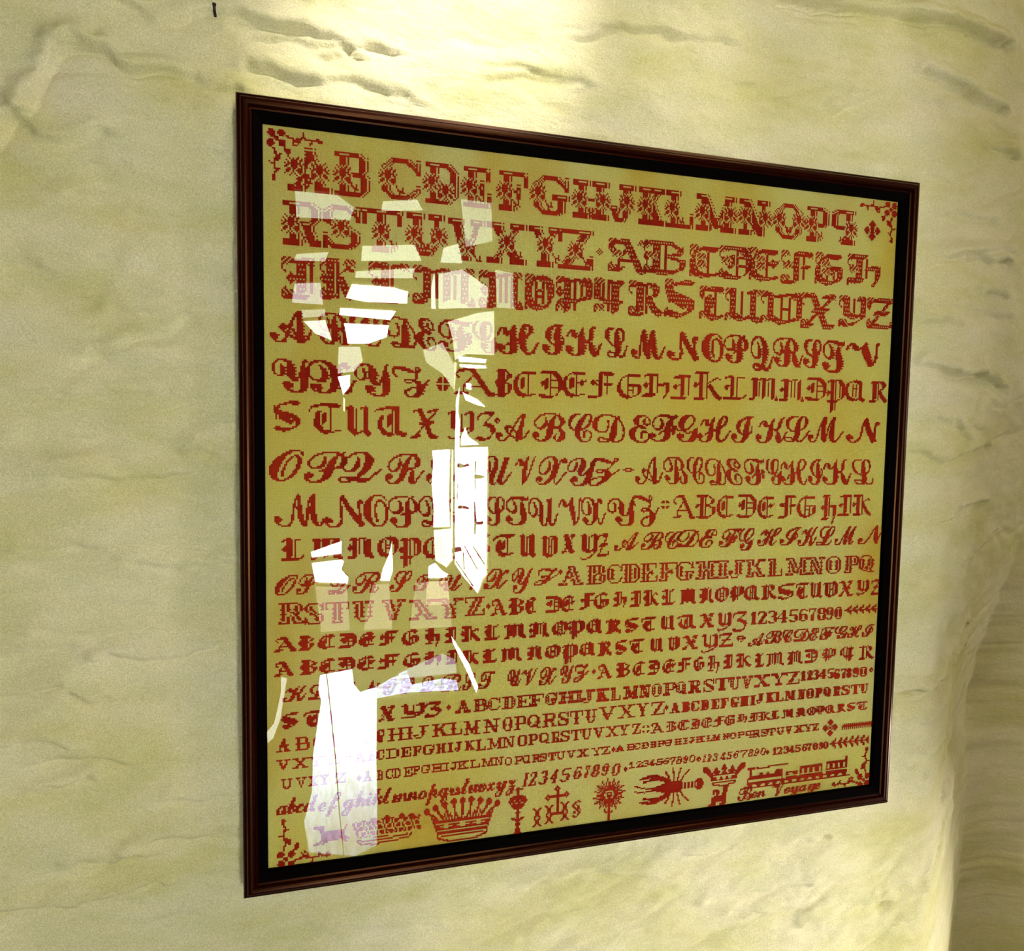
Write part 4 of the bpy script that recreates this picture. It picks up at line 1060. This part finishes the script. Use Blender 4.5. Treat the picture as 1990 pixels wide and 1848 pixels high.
def crown(c, W, Hh):
    n = 9
    for k in range(n):
        t = k / (n - 1)
        x = W * (.05 + .9 * t); y = Hh * (.24 - .17 * math.sin(math.pi * t))
        bx = W * (.2 + .6 * t)
        c.pl([(x, y), ((x * .4 + bx * .6), Hh * .38), (bx, Hh * .5)], 1.4)
        c.disk(x, y, W * .04)
        if 0 < k < n - 1:
            c.poly([(bx - W * .045, Hh * .52), (bx + W * .0, Hh * .33), (bx + W * .045, Hh * .52)])
            c.line(bx, Hh * .42, bx, Hh * .48, 1, None, False)
    c.poly([(W * .10, Hh * .38), (W * .2, Hh * .5), (W * .8, Hh * .5), (W * .9, Hh * .38), (W * .82, Hh * .8), (W * .18, Hh * .8)])
    c.line(W * .17, Hh * .55, W * .83, Hh * .55, 1, None, False); c.line(W * .18, Hh * .73, W * .82, Hh * .73, 1, None, False)
    for fx in (.3, .5, .7):
        c.line(W * fx - 4, Hh * .64, W * fx + 4, Hh * .64, 1, None, False); c.line(W * fx - 1, Hh * .61, W * fx + 1, Hh * .61, 1, None, False); c.line(W * fx - 1, Hh * .67, W * fx + 1, Hh * .67, 1, None, False)
    c.pl([(W * .18, Hh * .8), (W * .19, Hh * .9), (W * .32, Hh * .97), (W * .5, Hh * .99), (W * .68, Hh * .97), (W * .81, Hh * .9), (W * .82, Hh * .8)])
    c.pl([(W * .22, Hh * .86), (W * .35, Hh * .81), (W * .65, Hh * .81), (W * .78, Hh * .86)], 1, False)
    c.pl([(W * .2, Hh * .88), (W * .35, Hh * .84), (W * .65, Hh * .84), (W * .8, Hh * .88)])
motif('crown_motif', 822, 975, 1548, 1630, crown)

def ciborium(c, W, Hh):
    m = W / 2
    c.line(m, 0, m, Hh, 1.4); c.line(m - 2, Hh * .05, m + 3, Hh * .05, 1)
    c.poly([(m, Hh * .06), (m + W * .1, Hh * .14), (m - W * .1, Hh * .14)])
    c.disk(m, Hh * .26, W * .42, Hh * .115)
    for i in range(int(m - W * .3), int(m + W * .3), 2):
        j = int(Hh * .26 + (i % 4) - 1)
        if 0 <= j < c.h: c.a[j, i] = False
        if 0 <= j + 2 < c.h: c.a[j + 2, i + 1] = False
    c.poly([(m - W * .3, Hh * .35), (m + W * .3, Hh * .35), (m + W * .14, Hh * .42), (m - W * .14, Hh * .42)])
    c.poly([(m - W * .16, Hh * .49), (m, Hh * .45), (m + W * .16, Hh * .49), (m, Hh * .53)])
    c.pl([(m - W * .25, Hh * .60), (m, Hh * .64), (m + W * .25, Hh * .60)], 1.3)
    c.disk(m, Hh * .70, W * .13, Hh * .04); c.disk(m, Hh * .8, W * .1, Hh * .02)
    c.poly([(m - 1, Hh * .8), (m + 1, Hh * .8), (m + W * .2, Hh * .91), (m + W * .5, Hh), (m - W * .5, Hh), (m - W * .2, Hh * .91)])
motif('ciborium_motif', 984, 1026, 1531, 1632, ciborium)

def ihs(c, W, Hh):
    stem = """##...##
.##.##.
..###..
..###..
..###..
..###..
.##.##.
.#...#.
.##.##.
..###..
..###..
..###..
.##.##.
##...##""".split()
    ess = """....##.
..##.##
.##....
##.#...
##..##.
.##.##.
..####.
...##.#
.##.##.
.##..##
....##.
##..#..
.###...""".split()
    ring = """..#..
.###.
##.##
.###.
..#..""".split()
    y = Hh * .73
    stamp(c, stem, W * .09, y + 1, False); stamp(c, stem, W * .35, y, False); stamp(c, stem, W * .66, y - 1, False); stamp(c, ess, W * .91, y - 2, False)
    c.line(W * .38, y, W * .62, y, 2)
    cx = W * .5
    c.line(cx, Hh * .16, cx, y, 2); c.line(W * .34, Hh * .28, W * .66, Hh * .28, 2)
    for px, py in ((cx, Hh * .10), (W * .31, Hh * .29), (W * .70, Hh * .27)): stamp(c, ring, px, py, False)
motif('holy_monogram', 1035, 1128, 1527, 1602, ihs)

def sunburst(c, W, Hh):
    m = W / 2; cy = Hh * .37; R = W * .48
    for k in range(32):
        a = 2 * math.pi * (k + .5) / 32
        if abs(a - math.pi / 2) < .22: continue
        r1 = R * (1.0 if k % 2 else .78)
        c.line(m + math.cos(a) * R * .34, cy + math.sin(a) * R * .34 * .95, m + math.cos(a) * r1, cy + math.sin(a) * r1, 1)
    c.disk(m, cy, R * .2); c.disk(m, cy, R * .09, None, False); c.disk(m, cy, .7)
    c.line(m, cy + R * .2, m, Hh, 1.6)
    c.poly([(m - W * .09, Hh * .60), (m, Hh * .56), (m + W * .09, Hh * .60), (m, Hh * .65)])
    c.pl([(m - W * .11, Hh * .70), (m, Hh * .74), (m + W * .11, Hh * .70)], 1.2); c.disk(m, Hh * .76, W * .05); c.disk(m, Hh * .84, W * .04)
    c.poly([(m - 1, Hh * .88), (m + 1, Hh * .88), (m + W * .12, Hh * .95), (m + W * .28, Hh), (m - W * .28, Hh), (m - W * .12, Hh * .95)])
motif('monstrance_motif', 1151, 1214, 1508, 1604, sunburst)

def lobster(c, W, Hh):
    # claws to the left, tail fan to the right
    cy = Hh * .50
    c.poly([(W * .24, cy - 1), (W * .38, cy - Hh * .10), (W * .52, cy - Hh * .16), (W * .64, cy - Hh * .15), (W * .68, cy - Hh * .08), (W * .68, cy + Hh * .08), (W * .62, cy + Hh * .15), (W * .50, cy + Hh * .15), (W * .38, cy + Hh * .10), (W * .24, cy + 1)])
    c.poly([(W * .67, cy - Hh * .09), (W * .90, cy - Hh * .07), (W * .90, cy + Hh * .07), (W * .67, cy + Hh * .09)])
    for fx in (.685, .735, .785, .835, .88): c.line(W * fx, cy - Hh * .06, W * fx, cy + Hh * .06, 1, None, False)
    c.disk(W * .93, cy, W * .055, Hh * .07); c.disk(W * .915, cy - Hh * .09, W * .05, Hh * .05); c.disk(W * .915, cy + Hh * .09, W * .05, Hh * .05)
    for sgn in (-1, 1):
        c.pl([(W * .48, cy + sgn * Hh * .12), (W * .42, cy + sgn * Hh * .22), (W * .33, cy + sgn * Hh * .27)], 3)
        c.disk(W * .24, cy + sgn * Hh * .29, W * .12, Hh * .085)
        c.poly([(W * .24, cy + sgn * Hh * .37), (W * .12, cy + sgn * Hh * .34), (W * .04, cy + sgn * Hh * .25), (W * .13, cy + sgn * Hh * .29)])
        c.poly([(W * .22, cy + sgn * Hh * .22), (W * .12, cy + sgn * Hh * .23), (W * .06, cy + sgn * Hh * .20), (W * .16, cy + sgn * Hh * .19)])
        c.line(W * .10, cy + sgn * Hh * .27, W * .22, cy + sgn * Hh * .275, 1, None, False)
        c.pl([(W * .28, cy + sgn * 1), (W * .14, cy + sgn * Hh * .05), (W * .01, cy + sgn * Hh * .07 - Hh * .06)], 1.0)
        for k, (a, l) in enumerate([(-.5, .26), (-.1, .34), (.35, .32), (.8, .24)]):
            x = W * (.50 + k * .05)
            c.pl([(x, cy + sgn * Hh * .14), (x + a * W * .06, cy + sgn * Hh * (.14 + l * .6)), (x + a * W * .14, cy + sgn * Hh * (.14 + l))], 1.2)
motif('lobster_motif', 1232, 1368, 1492, 1569, lobster)

def crown_fleur(c, W, Hh):
    c.poly([(W * .16, Hh * .5), (W * .84, Hh * .5), (W * .78, Hh * .84), (W * .22, Hh * .84)])
    c.line(W * .2, Hh * .56, W * .8, Hh * .56, 1, None, False); c.line(W * .22, Hh * .76, W * .78, Hh * .76, 1, None, False)
    for fx in (.36, .5, .64): c.disk(W * fx, Hh * .66, 1.4, None, False)
    for fx, r in ((.5, .30), (.32, .2), (.68, .2)):
        x = W * fx
        c.line(x, Hh * (.5 - r), x, Hh * .5, 2); c.line(x - W * .05, Hh * (.5 - r * .6), x + W * .05, Hh * (.5 - r * .6), 2)
        c.poly([(x - W * .07, Hh * .5), (x, Hh * .3), (x + W * .07, Hh * .5)]); c.disk(x, Hh * (.5 - r), 1.6)
    for s_ in (0, 1):
        X = (lambda a: W * a) if not s_ else (lambda a: W * (1 - a))
        c.pl([(X(.2), Hh * .52), (X(.13), Hh * .36), (X(.05), Hh * .28)], 3); c.disk(X(.06), Hh * .24, 3, 2); c.line(X(.0), Hh * .3, X(.1), Hh * .3, 1.4)
    c.pl([(W * .22, Hh * .84), (W * .28, Hh * .93), (W * .5, Hh * .97), (W * .72, Hh * .93), (W * .78, Hh * .84)])
motif('fleur_crown_motif', 1367, 1450, 1478, 1526, crown_fleur)

def lion(c, W, Hh):
    c.poly([(W * .2, Hh * .55), (W * .85, Hh * .42), (W * .9, Hh * .62), (W * .75, Hh * .74), (W * .25, Hh * .74)])
    c.poly([(W * .68, Hh * .45), (W * .72, Hh * .1), (W * .84, Hh * .02), (W * 1.0, Hh * .08), (W * .95, Hh * .18), (W * .9, Hh * .48)])
    c.pl([(W * .22, Hh * .6), (W * .4, Hh * .5), (W * .5, Hh * .32), (W * .4, Hh * .2), (W * .28, Hh * .24), (W * .3, Hh * .34)], 1.8)
    c.pl([(W * .25, Hh * .7), (W * .2, Hh * .84), (W * .05, Hh * .94)], 1.8); c.pl([(W * .35, Hh * .72), (W * .34, Hh * .86), (W * .2, Hh * .98)], 1.8)
    c.pl([(W * .75, Hh * .7), (W * .72, Hh * .84), (W * .6, Hh * .92)], 1.8); c.pl([(W * .84, Hh * .66), (W * .86, Hh * .8), (W * .78, Hh * .9)], 1.8)
motif('small_lion_motif', 1376, 1415, 1527, 1567, lion)

def train(c, W, Hh):
    g = Hh * .92; a = Hh * .62
    c.line(0, g, W, g, 1)
    c.poly([(W * .06, g - 2), (W * .06, Hh * .60), (W * .09, Hh * .50), (W * .30, Hh * .50), (W * .31, Hh * .38), (W * .37, Hh * .38), (W * .37, g - 2)])
    c.line(W * .09, Hh * .50, W * .09, Hh * .24, 2.4); c.line(W * .07, Hh * .24, W * .12, Hh * .24, 2); c.disk(W * .18, Hh * .48, 1.6); c.disk(W * .24, Hh * .48, 1.4)
    c.line(W * .07, Hh * .66, W * .36, Hh * .66, 1, None, False); c.line(W * .07, Hh * .72, W * .36, Hh * .72, 1, None, False)
    c.pl([(W * .14, Hh * .22), (W * .2, Hh * .26), (W * .28, Hh * .20), (W * .35, Hh * .22), (W * .42, Hh * .19)], 1.2)
    def car(x0, x1, top, win):
        c.poly([(W * x0, Hh * top), (W * x1, Hh * top), (W * x1, Hh * .82), (W * x0, Hh * .82)])
        if win:
            n = win
            for k in range(n):
                xx = W * (x0 + (x1 - x0) * (k + .5) / n)
                c.line(xx, Hh * (top + .10), xx, Hh * (top + .20), 2, None, False)
        c.line(W * x0, Hh * .68, W * x1, Hh * .68, 1, None, False)
    car(.40, .51, .50, 0); c.poly([(W * .42, Hh * .56), (W * .46, Hh * .53), (W * .47, Hh * .62), (W * .43, Hh * .64)], False)
    car(.53, .74, .38, 4); car(.77, .97, .34, 4)
    c.line(W * .96, Hh * .22, W * .96, Hh * .4, 2)
    c.line(W * .37, Hh * .80, W * .78, Hh * .80, 1)
    for k in range(13):
        x = W * (.09 + k * .071)
        c.disk(x, g - 2.4, 2.2, 2.2)
motif('steam_train_motif', 1440, 1652, 1472, 1523, train)

def leafs(direction, n):
    def f(c, W, Hh):
        for k in range(n):
            x = W * (k + .5) / n; d = W / n * .55 * direction
            for s_ in (-1, 1):
                c.pl([(x, Hh / 2), (x + d, Hh / 2 + s_ * Hh * .34)], 1.5); c.line(x + d, Hh / 2 + s_ * Hh * .25, x + d, Hh / 2 + s_ * Hh * .42, 1.5)
        c.line(0, Hh / 2, W, Hh / 2, 1)
    return f
motif('leafy_branch', 1641, 1714, 1174, 1193, leafs(1, 6))
motif('leafy_branch', 1613, 1689, 1430, 1450, leafs(1, 7))
def barley(c, W, Hh):
    for i in range(0, c.w, 2): c.line(i, Hh * .8, i + 2, Hh * .2, 1)
motif('barley_twist_line', 1636, 1696, 1403, 1415, barley)
motif('quatrefoil_motif', 1597, 1630, 1395, 1433, lambda c, W, Hh: c.a.__ior__(ornament('%', c.w, c.h).a[:c.h, :c.w]))

# running hand alphabet and the greeting
def script_run(txt, pts, xh, kind, upper=None):
    """txt set along boxes between points (x0, baseline y0)-(x1, baseline y1); xh = x-height in photo pixels"""
    (x0, y0), (x1, y1) = pts
    u0, v0 = fab(x0, y0); u1, v1 = fab(x1, y1)
    hx = abs(fab(x0, y0)[1] - fab(x0, y0 - xh)[1]) * .5 + abs(fab(x1, y1)[1] - fab(x1, y1 - xh)[1]) * .5
    meas = []
    ref = font_tris(script_char('x'))[0]; e = ref[:, 1].max() - ref[:, 1].min()
    for ch in txt:
        if ch == ' ': meas.append(.45); continue
        V = font_tris(script_char(ch))[0]; meas.append(V[:, 0].max() - V[:, 0].min() + .03)
    tot = sum(meas); u = u0
    for ch, w_ in zip(txt, meas):
        du = w_ / tot * (u1 - u0)
        if ch != ' ':
            V = font_tris(script_char(ch))[0]
            top, bot = V[:, 1].max() / e * hx, V[:, 1].min() / e * hx
            top = min(top, hx * 2.1)
            vb = v0 + (v1 - v0) * (u + du / 2 - u0) / (u1 - u0)
            c = fontglyph(script_char(ch), max(3, du * 1.04), max(3, top - bot), 0.12, .26, 0)
            add_item(kind, c, u, vb - top)
        u += du
script_run('abcdefghiklmnopqrstuvxyz', ((537, 1585), (1002, 1531)), 16, 'letter')
script_run('Bon Voyage', ((1432, 1556), (1594, 1533)), 12.5, 'letter')

def emit():
    letters = sorted([it for it in ITEMS if it[1] == 'letter'], key=lambda t: -t[0])
    keep = set(id(it[2]) for it in letters[:290])
    restj = []
    for ar, kind, a, ox, oy in ITEMS:
        if kind == 'letter' and id(a) not in keep:
            restj.append((a, ox, oy)); continue
        nm = {'letter': 'stitched_letter', 'numeral': 'stitched_numeral', 'ornament': 'stitched_ornament'}.get(kind, kind)
        me = stitch_mesh(nm, a, ox, oy)
        if me: link(bpy.data.objects.new(nm, me), linen)
    if restj:
        G = np.zeros((520, 520), bool)
        for a, ox, oy in restj:
            h, w = a.shape
            oy_, ox_ = max(0, oy), max(0, ox)
            sub = a[:max(0, 520 - oy_), :max(0, 520 - ox_)]
            G[oy_:oy_ + sub.shape[0], ox_:ox_ + sub.shape[1]] |= sub
        me = stitch_mesh('small_lettering', G, 0, 0)
        o = link(bpy.data.objects.new('small_lettering', me), linen); o['kind'] = 'stuff'
emit()

# ================================================================= frame, slip and glass
def ring_profile(name, prof, m, parent, mats=None, split=True):
    """mitred rails: prof = [(inset from outer edge, depth Y)] swept round the rectangle"""
    rails = []
    corners = [(0, 0, 1, 1), (WD, 0, -1, 1), (WD, HH, -1, -1), (0, HH, 1, -1)]
    names = ['bottom', 'right', 'top', 'left']
    for k in range(4):
        a, b = corners[k], corners[(k + 1) % 4]
        V = []; UV = []
        for (x, z, sx, sz) in (a, b):
            for (u, y) in prof:
                V.append((x + sx * u, y, z + sz * u))
        n = len(prof)
        F = []; uv = []
        L_ = math.hypot(b[0] - a[0], b[1] - a[1])
        cum = [0]
        for p, q in zip(prof[:-1], prof[1:]): cum.append(cum[-1] + math.hypot(p[0] - q[0], p[1] - q[1]))
        for i in range(n - 1):
            F.append((i, n + i, n + i + 1, i + 1))
            uv += [(0, cum[i]), (L_, cum[i]), (L_, cum[i + 1]), (0, cum[i + 1])]
        o = mesh_obj(name, V, F, m, parent)
        ul = o.data.uv_layers.new(name='UVMap')
        for li, c in enumerate(uv): ul.data[li].uv = (c[0] + k * 1.7, c[1])
        me = o.data
        import bmesh
        bm = bmesh.new(); bm.from_mesh(me); bmesh.ops.recalc_face_normals(bm, faces=bm.faces); bm.to_mesh(me); bm.free()
        # face the viewer
        s = sum(f.normal.y * f.area for f in me.polygons)
        if s > 0:
            me.flip_normals()
        rails.append(o)
    return rails

bead = [(0.0, 0.021), (0.0, 0.002), (0.0012, 0.0004), (0.0034, 0.0)]
for i in range(9):
    t = math.pi * i / 8
    bead.append((0.0076 - 0.0040 * math.cos(t), -0.0003 - 0.0032 * math.sin(t)))
bead += [(0.0122, 0.0008), (0.0138, 0.0016)]
ring_profile('frame_rail', bead, WOOD, picture)
ring_profile('inner_slip', [(0.0136, 0.0014), (0.0148, 0.0006), (0.0160, 0.0010), (0.0200, 0.0036), (0.0216, 0.0044), (0.0220, 0.0050), (0.0222, YLIN + 0.002)], BLACK, picture)
bk = 0.0205
mesh_obj('backing_board', [(0.004, bk, 0.004), (WD - 0.004, bk, 0.004), (WD - 0.004, bk, HH - 0.004), (0.004, bk, HH - 0.004),
                           (0.004, bk + 0.002, 0.004), (WD - 0.004, bk + 0.002, 0.004), (WD - 0.004, bk + 0.002, HH - 0.004), (0.004, bk + 0.002, HH - 0.004)],
         [(0, 1, 2, 3), (7, 6, 5, 4), (0, 4, 5, 1), (1, 5, 6, 2), (2, 6, 7, 3), (3, 7, 4, 0)], BLACK, picture)
g = 0.0195
mesh_obj('glass_pane', [(g, YGLS, g), (WD - g, YGLS, g), (WD - g, YGLS, HH - g), (g, YGLS, HH - g)], [(0, 1, 2, 3)], GLASS, picture)

# ================================================================= nail in the wall
def build_nail():
    mp, nt, bs = mat('rusty_iron')
    bs.inputs['Base Color'].default_value = (0.03, 0.015, 0.01, 1); bs.inputs['Roughness'].default_value = 0.7; bs.inputs['Metallic'].default_value = 0.6
    p = hit(416, 14, YWALL - 0.006)
    V = []; F = []
    # bent cut nail: square shank rising from the plaster and hooked upward
    path = [(0, 0.020, 0, .0013), (0, 0.004, 0, .0013), (0, 0.000, .0005, .0013), (0, -0.0022, .0018, .0013), (0, -0.003, .0045, .0012), (0, -0.003, .0070, .0018), (0, -0.003, .0078, .0018)]
    for x, y, z, r in path:
        for k in range(8):
            a = k * math.pi / 4
            if y > -0.001: V.append((x + r * math.cos(a), y, z + r * math.sin(a)))
            else: V.append((x + r * math.cos(a), y - r * math.sin(a), z))
    n = len(path)
    for i in range(n - 1):
        for k in range(8): F.append((i * 8 + k, i * 8 + (k + 1) % 8, (i + 1) * 8 + (k + 1) % 8, (i + 1) * 8 + k))
    F.append(tuple(range(8))); F.append(tuple(range((n - 1) * 8, n * 8)))
    o = mesh_obj('nail', V, F, mp)
    o.location = (p[0], p[1] + 0.004, p[2] - 0.004 + Z0)
    o['label'] = 'small rusty hooked nail sticking out of the plaster above the picture'; o['category'] = 'nail'
build_nail()
